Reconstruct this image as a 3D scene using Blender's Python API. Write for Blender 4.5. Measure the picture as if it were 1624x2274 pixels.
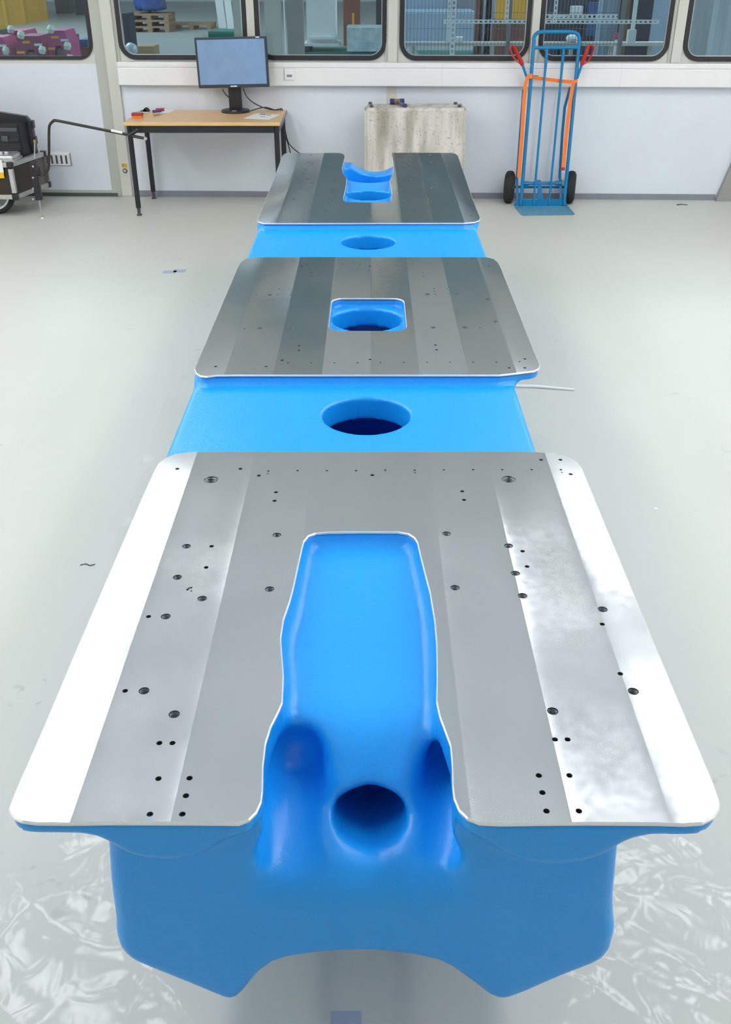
import bpy, bmesh, math, random
import numpy as np
from mathutils import Vector, Matrix
from mathutils.geometry import delaunay_2d_cdt

random.seed(7)
for o in list(bpy.data.objects):
    bpy.data.objects.remove(o)
scene = bpy.context.scene
COL = scene.collection

# ------------------------------------------------------------------ camera
F_PX, CX, CY, HORIZON, CAM_H = 2136.0, 812.0, 1137.0, -109.0, 1.85
PITCH = math.atan((CY - HORIZON) / F_PX)
YAW = math.atan((823.0 - CX) * math.cos(PITCH) / F_PX)
cam_d = bpy.data.cameras.new('camera')
cam_d.sensor_fit = 'VERTICAL'
cam_d.sensor_height = 36.0
cam_d.lens = F_PX / 2274.0 * 36.0
cam_d.clip_end = 200
cam = bpy.data.objects.new('camera', cam_d)
COL.objects.link(cam)
cam.location = (0, 0, CAM_H)
cam.rotation_euler = (math.pi / 2 - PITCH, 0, YAW)
scene.camera = cam

# ------------------------------------------------------------------ world, exposure
world = bpy.data.worlds.new('world')
scene.world = world
world.use_nodes = True
world.node_tree.nodes['Background'].inputs[0].default_value = (0.85, 0.93, 1.0, 1)
world.node_tree.nodes['Background'].inputs[1].default_value = 0.25
vs = scene.view_settings
vs.view_transform = 'Standard'
vs.look = 'None'
vs.gamma = 1.0
vs.exposure = 0.0
vs.use_curve_mapping = False

ROOM_CEIL = 3.3
FIX_W, FIX_L = 0.40, 1.32
LAMP_POWER = 12.2          # emission strength of the room's fluorescent diffusers
HALL_POWER = 3.6

# ------------------------------------------------------------------ measuring helpers
cp, sp = math.cos(PITCH), math.sin(PITCH)
FW = np.array([-math.sin(YAW) * cp, math.cos(YAW) * cp, -sp])
RT = np.array([math.cos(YAW), math.sin(YAW), 0.0])
UP = np.cross(RT, FW)
CAM = np.array([0, 0, CAM_H])

def ray(x, y):
    return FW + RT * (x - CX) / F_PX - UP * (y - CY) / F_PX

def onz(x, y, z):
    r = ray(x, y)
    return CAM + r * ((z - CAM_H) / r[2])

def aty(x, y, yy):
    r = ray(x, y)
    return CAM + r * (yy / r[1])

WA = onz(317, 435.5, 0); WB = onz(1560, 444, 0)
WT = (WB - WA) / np.linalg.norm(WB - WA)
WN = np.array([WT[1], -WT[0], 0.0])
WO = WA - WT * (WA[0] / WT[0])

def W(u, z, off=0.0):
    return WO + WT * u + WN * off + np.array([0, 0, z])

WALL_ROT = math.atan2(WT[1], WT[0])

# ------------------------------------------------------------------ materials
def mat(name, col=(0.8, 0.8, 0.8), rough=0.5, metal=0.0, noise=0.0, nscale=20.0, bump=0.0, bscale=80.0,
        spec=0.5, coat=0.0, emit=None, estr=0.0, col2=None, stretch=(1, 1, 1)):
    m = bpy.data.materials.new(name)
    m.use_nodes = True
    nt = m.node_tree
    b = nt.nodes['Principled BSDF']
    b.inputs['Base Color'].default_value = (*col, 1)
    b.inputs['Roughness'].default_value = rough
    b.inputs['Metallic'].default_value = metal
    b.inputs['Specular IOR Level'].default_value = spec
    b.inputs['Coat Weight'].default_value = coat
    if emit:
        b.inputs['Emission Color'].default_value = (*emit, 1)
        b.inputs['Emission Strength'].default_value = estr
    tc = None
    if noise or bump:
        tc = nt.nodes.new('ShaderNodeTexCoord')
        mp = nt.nodes.new('ShaderNodeMapping')
        mp.inputs['Scale'].default_value = stretch
        nt.links.new(tc.outputs['Object'], mp.inputs['Vector'])
    if noise:
        n = nt.nodes.new('ShaderNodeTexNoise')
        n.inputs['Scale'].default_value = nscale
        n.inputs['Detail'].default_value = 6
        nt.links.new(mp.outputs[0], n.inputs['Vector'])
        mx = nt.nodes.new('ShaderNodeMix'); mx.data_type = 'RGBA'
        c2 = col2 if col2 else tuple(max(0, c * (1 - noise)) for c in col)
        mx.inputs[6].default_value = (*col, 1); mx.inputs[7].default_value = (*c2, 1)
        rp = nt.nodes.new('ShaderNodeValToRGB')
        rp.color_ramp.elements[0].position = 0.35; rp.color_ramp.elements[1].position = 0.7
        nt.links.new(n.outputs['Fac'], rp.inputs[0])
        nt.links.new(rp.outputs[0], mx.inputs[0])
        nt.links.new(mx.outputs[2], b.inputs['Base Color'])
    if bump:
        n2 = nt.nodes.new('ShaderNodeTexNoise')
        n2.inputs['Scale'].default_value = bscale
        n2.inputs['Detail'].default_value = 3
        nt.links.new(mp.outputs[0], n2.inputs['Vector'])
        bp = nt.nodes.new('ShaderNodeBump')
        bp.inputs['Strength'].default_value = bump
        bp.inputs['Distance'].default_value = 0.002
        nt.links.new(n2.outputs['Fac'], bp.inputs['Height'])
        nt.links.new(bp.outputs[0], b.inputs['Normal'])
    return m

def N(nt, typ, **kw):
    n = nt.nodes.new(typ)
    for k, v in kw.items():
        setattr(n, k, v)
    return n

def math_node(nt, op, a, b=None):
    n = nt.nodes.new('ShaderNodeMath'); n.operation = op
    for i, v in enumerate((a, b)):
        if v is None: continue
        if isinstance(v, (int, float)): n.inputs[i].default_value = v
        else: nt.links.new(v, n.inputs[i])
    return n.outputs[0]

def blue_paint():
    m = mat('blue_casting_paint', (0.012, 0.245, 0.80), 0.33, spec=0.6)
    nt = m.node_tree; b = nt.nodes['Principled BSDF']
    tc = N(nt, 'ShaderNodeTexCoord')
    n1 = N(nt, 'ShaderNodeTexNoise'); n1.inputs['Scale'].default_value = 7; n1.inputs['Detail'].default_value = 5
    n2 = N(nt, 'ShaderNodeTexNoise'); n2.inputs['Scale'].default_value = 170; n2.inputs['Detail'].default_value = 3
    n3 = N(nt, 'ShaderNodeTexNoise'); n3.inputs['Scale'].default_value = 26; n3.inputs['Detail'].default_value = 2
    for n in (n1, n2, n3): nt.links.new(tc.outputs['Object'], n.inputs['Vector'])
    mx = N(nt, 'ShaderNodeMix', data_type='RGBA')
    mx.inputs[6].default_value = (0.004, 0.345, 0.95, 1); mx.inputs[7].default_value = (0.010, 0.37, 0.99, 1)
    nt.links.new(n1.outputs['Fac'], mx.inputs[0]); nt.links.new(mx.outputs[2], b.inputs['Base Color'])
    b1 = N(nt, 'ShaderNodeBump'); b1.inputs['Strength'].default_value = 0.35; b1.inputs['Distance'].default_value = 0.0012
    b2 = N(nt, 'ShaderNodeBump'); b2.inputs['Strength'].default_value = 0.35; b2.inputs['Distance'].default_value = 0.004
    nt.links.new(n2.outputs['Fac'], b1.inputs['Height']); nt.links.new(n3.outputs['Fac'], b2.inputs['Height'])
    nt.links.new(b2.outputs[0], b1.inputs['Normal']); nt.links.new(b1.outputs[0], b.inputs['Normal'])
    return m

STRIP, STRIP0 = 0.147, -0.437
def milled_steel(name, seed, dish, tilts=None):
    """face milled steel: parallel cutter passes, each very slightly dished and tilted, with fine arc feed marks"""
    m = mat(name, (0.73, 0.76, 0.79), 0.24, 1.0)
    nt = m.node_tree; b = nt.nodes['Principled BSDF']
    geo = N(nt, 'ShaderNodeNewGeometry')
    sx = N(nt, 'ShaderNodeSeparateXYZ'); nt.links.new(geo.outputs['Position'], sx.inputs[0])
    x, y = sx.outputs[0], sx.outputs[1]
    wob = N(nt, 'ShaderNodeTexNoise'); wob.inputs['Scale'].default_value = 2.0
    nt.links.new(geo.outputs['Position'], wob.inputs['Vector'])
    s = math_node(nt, 'DIVIDE', math_node(nt, 'SUBTRACT', x, STRIP0 - 10 * STRIP), STRIP)
    idx = math_node(nt, 'FLOOR', s)
    fr = math_node(nt, 'SUBTRACT', math_node(nt, 'SUBTRACT', s, idx), 0.5)
    wn = N(nt, 'ShaderNodeTexWhiteNoise', noise_dimensions='1D')
    nt.links.new(math_node(nt, 'ADD', idx, seed), wn.inputs['W'])
    wsep = N(nt, 'ShaderNodeSeparateColor'); nt.links.new(wn.outputs['Color'], wsep.inputs[0])
    # dish across the pass (x) plus per-pass tilt
    if tilts:
        tilt = None
        for k_, v_ in tilts.items():
            c_ = math_node(nt, 'MULTIPLY', math_node(nt, 'COMPARE', idx, float(k_)), v_)
            tilt = c_ if tilt is None else math_node(nt, 'ADD', tilt, c_)
    else:
        tilt = math_node(nt, 'MULTIPLY', math_node(nt, 'SUBTRACT', wsep.outputs[0], 0.5), 0.08)
    f2 = math_node(nt, 'MULTIPLY', fr, 2.0)
    edge = math_node(nt, 'MULTIPLY', math_node(nt, 'POWER', math_node(nt, 'ABSOLUTE', f2), 6.0), math_node(nt, 'MULTIPLY', math_node(nt, 'SIGN', f2), -0.025))
    tx = math_node(nt, 'ADD', math_node(nt, 'ADD', math_node(nt, 'MULTIPLY', fr, dish), edge), tilt)
    ty = math_node(nt, 'MULTIPLY', math_node(nt, 'SUBTRACT', wsep.outputs[1], 0.5 if tilts else 0.85), 0.03 if tilts else 0.10)
    # arc feed marks: phase from y + curve across the pass
    ph = math_node(nt, 'ADD', y, math_node(nt, 'MULTIPLY', math_node(nt, 'MULTIPLY', fr, fr), 0.09))
    comb = N(nt, 'ShaderNodeCombineXYZ'); nt.links.new(math_node(nt, 'MULTIPLY', ph, 500.0), comb.inputs[1])
    nt.links.new(math_node(nt, 'MULTIPLY', x, 25.0), comb.inputs[0])
    nf = N(nt, 'ShaderNodeTexNoise'); nf.inputs['Scale'].default_value = 1.0; nf.inputs['Detail'].default_value = 2
    nt.links.new(comb.outputs[0], nf.inputs['Vector'])
    ty2 = math_node(nt, 'ADD', ty, math_node(nt, 'MULTIPLY', math_node(nt, 'SUBTRACT', nf.outputs['Fac'], 0.5), 0.004))
    big = N(nt, 'ShaderNodeTexNoise'); big.inputs['Scale'].default_value = 1.6; big.inputs['Detail'].default_value = 0
    nt.links.new(geo.outputs['Position'], big.inputs['Vector'])
    tx2 = math_node(nt, 'ADD', tx, math_node(nt, 'MULTIPLY', math_node(nt, 'SUBTRACT', big.outputs['Fac'], 0.5), 0.03))
    mot = N(nt, 'ShaderNodeTexNoise'); mot.inputs['Scale'].default_value = 55.0; mot.inputs['Detail'].default_value = 2
    nt.links.new(geo.outputs['Position'], mot.inputs['Vector'])
    tx2 = math_node(nt, 'ADD', tx2, math_node(nt, 'MULTIPLY', math_node(nt, 'SUBTRACT', mot.outputs['Fac'], 0.5), 0.032))
    nv = N(nt, 'ShaderNodeCombineXYZ')
    nt.links.new(tx2, nv.inputs[0]); nt.links.new(ty2, nv.inputs[1]); nv.inputs[2].default_value = 1.0
    nn = N(nt, 'ShaderNodeVectorMath', operation='NORMALIZE'); nt.links.new(nv.outputs[0], nn.inputs[0])
    # only on the horizontal faces; rims keep the mesh normal
    gz = N(nt, 'ShaderNodeSeparateXYZ'); nt.links.new(geo.outputs['Normal'], gz.inputs[0])
    sel = math_node(nt, 'GREATER_THAN', gz.outputs[2], 0.9)
    mxv = N(nt, 'ShaderNodeMix', data_type='VECTOR')
    nt.links.new(sel, mxv.inputs[0]); nt.links.new(geo.outputs['Normal'], mxv.inputs[4]); nt.links.new(nn.outputs[0], mxv.inputs[5])
    nt.links.new(mxv.outputs[1], b.inputs['Normal'])
    # faint smears and oil marks: roughness + slight tone
    sm = N(nt, 'ShaderNodeTexNoise'); sm.inputs['Scale'].default_value = 5.0; sm.inputs['Detail'].default_value = 6
    nt.links.new(geo.outputs['Position'], sm.inputs['Vector'])
    mr = N(nt, 'ShaderNodeMapRange'); mr.inputs[3].default_value = 0.12; mr.inputs[4].default_value = 0.19
    mr.inputs[1].default_value = 0.25; mr.inputs[2].default_value = 0.75
    nt.links.new(sm.outputs['Fac'], mr.inputs[0]); nt.links.new(mr.outputs[0], b.inputs['Roughness'])
    return m

def floor_epoxy():
    m = mat('floor_epoxy', (0.60, 0.60, 0.545), 0.3)
    nt = m.node_tree; b = nt.nodes['Principled BSDF']
    tc = N(nt, 'ShaderNodeTexCoord')
    def noise(scale, det):
        n = N(nt, 'ShaderNodeTexNoise'); n.inputs['Scale'].default_value = scale; n.inputs['Detail'].default_value = det
        nt.links.new(tc.outputs['Object'], n.inputs['Vector']); return n
    n1 = noise(0.9, 5); n2 = noise(260, 2)
    mx = N(nt, 'ShaderNodeMix', data_type='RGBA')
    mx.inputs[6].default_value = (0.585, 0.60, 0.545, 1); mx.inputs[7].default_value = (0.54, 0.555, 0.505, 1)
    nt.links.new(n1.outputs['Fac'], mx.inputs[0])
    rp = N(nt, 'ShaderNodeValToRGB'); rp.color_ramp.elements[0].position = 0.30; rp.color_ramp.elements[1].position = 0.36
    rp.color_ramp.elements[0].color = (0.35, 0.35, 0.33, 1); rp.color_ramp.elements[1].color = (1, 1, 1, 1)
    n3 = noise(24, 1); nt.links.new(n3.outputs['Fac'], rp.inputs[0])
    n4 = noise(1.7, 2)
    rp2 = N(nt, 'ShaderNodeValToRGB'); rp2.color_ramp.elements[0].position = 0.60; rp2.color_ramp.elements[1].position = 0.75
    nt.links.new(n4.outputs['Fac'], rp2.inputs[0])
    mul = N(nt, 'ShaderNodeMix', data_type='RGBA', blend_type='MULTIPLY')
    nt.links.new(math_node(nt, 'MULTIPLY', rp2.outputs[0], 0.5), mul.inputs[0])
    nt.links.new(mx.outputs[2], mul.inputs[6]); nt.links.new(rp.outputs[0], mul.inputs[7])
    nt.links.new(mul.outputs[2], b.inputs['Base Color'])
    mr = N(nt, 'ShaderNodeMapRange'); mr.inputs[3].default_value = 0.38; mr.inputs[4].default_value = 0.52
    nt.links.new(n1.outputs['Fac'], mr.inputs[0]); nt.links.new(mr.outputs[0], b.inputs['Roughness'])
    bp = N(nt, 'ShaderNodeBump'); bp.inputs['Strength'].default_value = 0.08; bp.inputs['Distance'].default_value = 0.001
    nt.links.new(n2.outputs['Fac'], bp.inputs['Height']); nt.links.new(bp.outputs[0], b.inputs['Normal'])
    return m

def see_through(name, tint, gloss_rough=0.02, veil=0.0, veil_col=(0.9, 0.9, 0.9), ior=1.5, bump=0.0):
    m = bpy.data.materials.new(name); m.use_nodes = True
    nt = m.node_tree; nt.nodes.clear()
    out = N(nt, 'ShaderNodeOutputMaterial')
    tr = N(nt, 'ShaderNodeBsdfTransparent'); tr.inputs[0].default_value = (*tint, 1)
    gl = N(nt, 'ShaderNodeBsdfGlossy'); gl.inputs['Roughness'].default_value = gloss_rough
    fr = N(nt, 'ShaderNodeFresnel'); fr.inputs['IOR'].default_value = ior
    mx = N(nt, 'ShaderNodeMixShader'); nt.links.new(fr.outputs[0], mx.inputs[0])
    base = tr.outputs[0]
    if veil:
        df = N(nt, 'ShaderNodeBsdfDiffuse'); df.inputs[0].default_value = (*veil_col, 1)
        m2 = N(nt, 'ShaderNodeMixShader'); m2.inputs[0].default_value = veil
        nt.links.new(tr.outputs[0], m2.inputs[1]); nt.links.new(df.outputs[0], m2.inputs[2]); base = m2.outputs[0]
    if bump:
        tc = N(nt, 'ShaderNodeTexCoord')
        n1 = N(nt, 'ShaderNodeTexNoise'); n1.inputs['Scale'].default_value = 9; n1.inputs['Detail'].default_value = 3
        n1.inputs['Distortion'].default_value = 1.5
        nt.links.new(tc.outputs['Object'], n1.inputs['Vector'])
        bp = N(nt, 'ShaderNodeBump'); bp.inputs['Strength'].default_value = bump; bp.inputs['Distance'].default_value = 0.02
        nt.links.new(n1.outputs['Fac'], bp.inputs['Height'])
        nt.links.new(bp.outputs[0], gl.inputs['Normal']); nt.links.new(bp.outputs[0], fr.inputs['Normal'])
    nt.links.new(base, mx.inputs[1]); nt.links.new(gl.outputs[0], mx.inputs[2])
    nt.links.new(mx.outputs[0], out.inputs[0])
    return m

def clear_film():
    m = bpy.data.materials.new('clear_plastic_film'); m.use_nodes = True
    nt = m.node_tree; nt.nodes.clear()
    out = N(nt, 'ShaderNodeOutputMaterial')
    tr = N(nt, 'ShaderNodeBsdfTransparent'); tr.inputs[0].default_value = (0.995, 0.998, 1.0, 1)
    gl = N(nt, 'ShaderNodeBsdfGlossy'); gl.inputs['Roughness'].default_value = 0.16
    tc = N(nt, 'ShaderNodeTexCoord')
    n1 = N(nt, 'ShaderNodeTexNoise'); n1.inputs['Scale'].default_value = 14; n1.inputs['Detail'].default_value = 2; n1.inputs['Distortion'].default_value = 1.0
    nt.links.new(tc.outputs['Object'], n1.inputs['Vector'])
    bp = N(nt, 'ShaderNodeBump'); bp.inputs['Strength'].default_value = 0.25; bp.inputs['Distance'].default_value = 0.01
    nt.links.new(n1.outputs['Fac'], bp.inputs['Height']); nt.links.new(bp.outputs[0], gl.inputs['Normal'])
    mx = N(nt, 'ShaderNodeMixShader'); mx.inputs[0].default_value = 0.034
    nt.links.new(tr.outputs[0], mx.inputs[1]); nt.links.new(gl.outputs[0], mx.inputs[2]); nt.links.new(mx.outputs[0], out.inputs[0])
    return m

M = {}
M['blue'] = blue_paint()
M['steel'] = milled_steel('milled_steel', 0.0, -0.09, {9: 0.0, 10: 0.022, 11: -0.03, 12: 0.03, 13: -0.035, 14: 0.03, 15: -0.012, 16: 0.035})
M['steel_mid'] = milled_steel('milled_steel_mid', 31.0, -0.14)
M['steel_far'] = milled_steel('milled_steel_far', 57.0, -0.16)
M['rim'] = mat('machined_rim', (0.85, 0.85, 0.86), 0.35, 0.6)
M['thread'] = mat('shaded_thread_steel', (0.17, 0.185, 0.215), 0.35, 1.0)  # shade inside the holes put into the colour, darker than plate steel
M['dark'] = mat('bore_shade_and_pit', (0.02, 0.02, 0.022), 0.6)  # black standing for shade deep in the bores; also colours the pit mark
M['floor'] = floor_epoxy()
M['white_wall'] = mat('white_panel', (0.735, 0.785, 0.85), 0.45, noise=0.03, nscale=3)
M['room_wall'] = mat('room_wall_paint', (0.80, 0.80, 0.79), 0.7, noise=0.03, nscale=2)
M['ceiling'] = mat('ceiling_tile', (0.82, 0.83, 0.84), 0.8, noise=0.04, nscale=60)
M['beige'] = mat('beige_grey_metal', (0.64, 0.64, 0.58), 0.45, noise=0.04, nscale=4)
M['beige_dark'] = mat('greenish_grey_metal', (0.48, 0.50, 0.45), 0.45, noise=0.04, nscale=4)
M['white_plastic'] = mat('white_plastic', (0.86, 0.86, 0.86), 0.35, noise=0.02, nscale=6)
M['white_seam'] = mat('duct_groove', (0.62, 0.63, 0.65), 0.5)
M['rubber'] = mat('black_rubber', (0.022, 0.022, 0.026), 0.45, noise=0.3, nscale=30)
M['skirting'] = mat('grey_skirting', (0.26, 0.275, 0.32), 0.5, noise=0.1, nscale=10)
M['threshold'] = mat('threshold_dark_metal', (0.10, 0.12, 0.115), 0.4, 0.4)
M['glass'] = see_through('window_glass', (0.74, 0.83, 0.86), 0.01)
M['film'] = clear_film()
M['black_paint'] = mat('black_powder_coat', (0.014, 0.014, 0.018), 0.4, bump=0.1, bscale=300)
M['black_plastic'] = mat('black_plastic', (0.018, 0.018, 0.022), 0.35, noise=0.2, nscale=40)
M['dark_grey'] = mat('dark_grey_plastic', (0.07, 0.08, 0.09), 0.5)
M['beech'] = mat('beech_laminate', (0.80, 0.52, 0.25), 0.35, noise=0.15, nscale=9, stretch=(0.6, 8, 8))
M['beech_edge'] = mat('beech_edge', (0.60, 0.37, 0.15), 0.45, noise=0.1, nscale=9, stretch=(1, 8, 8))
M['screen'] = mat('screen_panel', (0.16, 0.25, 0.38), 0.35, noise=0.18, nscale=8, emit=(0.16, 0.30, 0.52), estr=0.35)
M['bezel'] = mat('monitor_bezel', (0.03, 0.04, 0.055), 0.4)
M['silver'] = mat('silver_plastic', (0.7, 0.75, 0.8), 0.3, 0.5)
M['paper'] = mat('white_paper', (0.85, 0.86, 0.85), 0.7, noise=0.02, nscale=5)
M['ink'] = mat('printed_ink', (0.12, 0.13, 0.15), 0.7)
M['red'] = mat('red_plastic', (0.52, 0.012, 0.012), 0.35, noise=0.1, nscale=30)
M['red_dull'] = mat('dull_red_felt', (0.40, 0.04, 0.045), 0.7)
M['green_dark'] = mat('dark_green_plastic', (0.02, 0.06, 0.05), 0.5)
M['purple'] = mat('purple_plastic', (0.10, 0.03, 0.22), 0.4)
M['truck_blue'] = mat('hand_truck_blue', (0.0, 0.21, 0.48), 0.35, noise=0.1, nscale=14)
M['truck_plate'] = mat('worn_blue_plate', (0.05, 0.26, 0.42), 0.4, noise=0.35, nscale=24, col2=(0.16, 0.30, 0.38))
M['orange'] = mat('orange_webbing', (0.95, 0.20, 0.02), 0.6, bump=0.3, bscale=300)
M['tyre'] = mat('tyre_rubber', (0.025, 0.025, 0.024), 0.7, noise=0.3, nscale=60)
M['zinc'] = mat('zinc_steel', (0.55, 0.56, 0.58), 0.35, 0.9)
M['alu'] = mat('aluminium_profile', (0.62, 0.62, 0.60), 0.4, 0.8, noise=0.2, nscale=30)
M['ply'] = mat('brown_phenolic_plywood', (0.035, 0.022, 0.014), 0.4, noise=0.3, nscale=12)
M['ply_grey'] = mat('grey_brown_board', (0.13, 0.11, 0.105), 0.5, noise=0.2, nscale=12)
M['bar_black'] = mat('dark_brown_black_tube', (0.022, 0.020, 0.016), 0.35)
M['yellow'] = mat('yellow_label', (0.85, 0.50, 0.01), 0.5)
M['hall_yellow'] = mat('hall_yellow_sheet', (0.88, 0.46, 0.02), 0.5, noise=0.1, nscale=3)
M['hall_yellow2'] = mat('hall_yellow_rail', (0.62, 0.36, 0.02), 0.5)
M['hammer_blue'] = mat('navy_enamel', (0.03, 0.035, 0.15), 0.4)
M['hammer_tan'] = mat('tan_wood', (0.30, 0.18, 0.07), 0.5, noise=0.3, nscale=40)
M['hammer_grey'] = mat('violet_grey_grip', (0.13, 0.12, 0.24), 0.4)
M['lamp'] = mat('lamp_diffuser', (0.9, 0.9, 0.9), 0.5, emit=(0.985, 0.99, 1.0), estr=LAMP_POWER)
M['lamp_frame'] = mat('lamp_frame', (0.75, 0.75, 0.75), 0.4)
M['hall_fill'] = mat('hall_fill_panel', (0.9, 0.9, 0.9), 0.5, emit=(0.90, 0.97, 1.0), estr=HALL_POWER * 2.5)  # emission of the added hall panels
M['hall_floor'] = mat('hall_concrete_floor', (0.33, 0.36, 0.35), 0.35, noise=0.15, nscale=0.6)
M['hall_wall'] = mat('hall_wall_sheet', (0.64, 0.67, 0.69), 0.6, noise=0.1, nscale=0.5)
M['hall_blue'] = mat('pale_blue_sheet_metal', (0.30, 0.42, 0.56), 0.5, noise=0.12, nscale=1.5)
M['hall_green'] = mat('hall_green_paint', (0.02, 0.20, 0.16), 0.4, noise=0.15, nscale=3)
M['galv'] = mat('galvanised_strut', (0.86, 0.90, 0.92), 0.4, 0.3)
M['mesh_wire'] = mat('grey_wire', (0.20, 0.22, 0.26), 0.5)
M['pink'] = mat('magenta_enamel', (0.50, 0.06, 0.25), 0.4, noise=0.15, nscale=6)
M['pink_dark'] = mat('dark_magenta_enamel', (0.26, 0.02, 0.12), 0.4)
M['mint'] = mat('pale_mint_cover', (0.58, 0.72, 0.62), 0.5)
M['coil'] = mat('grey_coil_resin', (0.17, 0.17, 0.17), 0.5)
M['tarp'] = mat('blue_tarpaulin', (0.02, 0.10, 0.42), 0.4, noise=0.6, nscale=5, bump=1.0, bscale=7)
M['wood'] = mat('pallet_wood', (0.34, 0.21, 0.13), 0.7, noise=0.3, nscale=4, stretch=(1, 6, 6))
M['card'] = mat('brown_cardboard', (0.36, 0.24, 0.13), 0.8, noise=0.15, nscale=5)
M['bag'] = mat('pale_blue_plastic_bag', (0.55, 0.72, 0.78), 0.25, noise=0.3, nscale=9, bump=1.0, bscale=14)
M['navy'] = mat('dark_navy_cloth', (0.02, 0.03, 0.06), 0.7, noise=0.3, nscale=6)
M['cloth_blue'] = mat('bright_blue_sheet', (0.03, 0.14, 0.45), 0.5, noise=0.4, nscale=5)
M['curtain'] = mat('pale_grey_strip_curtain', (0.60, 0.68, 0.74), 0.35, noise=0.35, nscale=2, stretch=(3, 3, 0.3))
M['rust'] = mat('rust_brown_steel', (0.20, 0.07, 0.05), 0.6, noise=0.3, nscale=5)
M['grey_panel'] = mat('grey_panel_paint', (0.33, 0.33, 0.32), 0.6, noise=0.05, nscale=8)
M['tape'] = mat('blue_grey_tape', (0.36, 0.41, 0.52), 0.6)
M['mark'] = mat('black_scuff', (0.06, 0.06, 0.055), 0.6)
M['hall_white'] = mat('white_cabinet_sheet', (0.80, 0.86, 0.88), 0.5, noise=0.06, nscale=2)

def concrete():
    m = mat('cast_concrete', (0.50, 0.47, 0.42), 0.8)
    nt = m.node_tree; b = nt.nodes['Principled BSDF']
    tc = N(nt, 'ShaderNodeTexCoord')
    mp = N(nt, 'ShaderNodeMapping'); mp.inputs['Scale'].default_value = (7, 7, 1.1); nt.links.new(tc.outputs['Object'], mp.inputs[0])
    n1 = N(nt, 'ShaderNodeTexNoise'); n1.inputs['Scale'].default_value = 1.6; n1.inputs['Detail'].default_value = 8
    nt.links.new(mp.outputs[0], n1.inputs['Vector'])
    n2 = N(nt, 'ShaderNodeTexNoise'); n2.inputs['Scale'].default_value = 45; n2.inputs['Detail'].default_value = 3
    nt.links.new(tc.outputs['Object'], n2.inputs['Vector'])
    rp = N(nt, 'ShaderNodeValToRGB')
    e = rp.color_ramp.elements
    e[0].position = 0.30; e[0].color = (0.36, 0.33, 0.27, 1); e[1].position = 0.60; e[1].color = (0.72, 0.69, 0.63, 1)
    nt.links.new(n1.outputs['Fac'], rp.inputs[0])
    r2 = N(nt, 'ShaderNodeValToRGB'); r2.color_ramp.elements[0].position = 0.28; r2.color_ramp.elements[1].position = 0.42
    r2.color_ramp.elements[0].color = (0.55, 0.52, 0.47, 1)
    nt.links.new(n2.outputs['Fac'], r2.inputs[0])
    mx = N(nt, 'ShaderNodeMix', data_type='RGBA', blend_type='MULTIPLY'); mx.inputs[0].default_value = 0.8
    nt.links.new(rp.outputs[0], mx.inputs[6]); nt.links.new(r2.outputs[0], mx.inputs[7])
    nt.links.new(mx.outputs[2], b.inputs['Base Color'])
    bp = N(nt, 'ShaderNodeBump'); bp.inputs['Strength'].default_value = 0.5; bp.inputs['Distance'].default_value = 0.004
    nt.links.new(n2.outputs['Fac'], bp.inputs['Height']); nt.links.new(bp.outputs[0], b.inputs['Normal'])
    return m
M['concrete'] = concrete()

# ------------------------------------------------------------------ object helpers
def tag(o, label=None, cat=None, group=None, kind=None):
    if label: o['label'] = label
    if cat: o['category'] = cat
    if group: o['group'] = group
    if kind: o['kind'] = kind
    return o

def empty(name, loc, label=None, cat=None, group=None, kind=None):
    o = bpy.data.objects.new(name, None)
    o.empty_display_size = 0.1
    COL.objects.link(o)
    o.location = tuple(loc)
    return tag(o, label, cat, group, kind)

def root_loc(o):
    while o.parent: o = o.parent
    return np.array(o.location)

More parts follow.
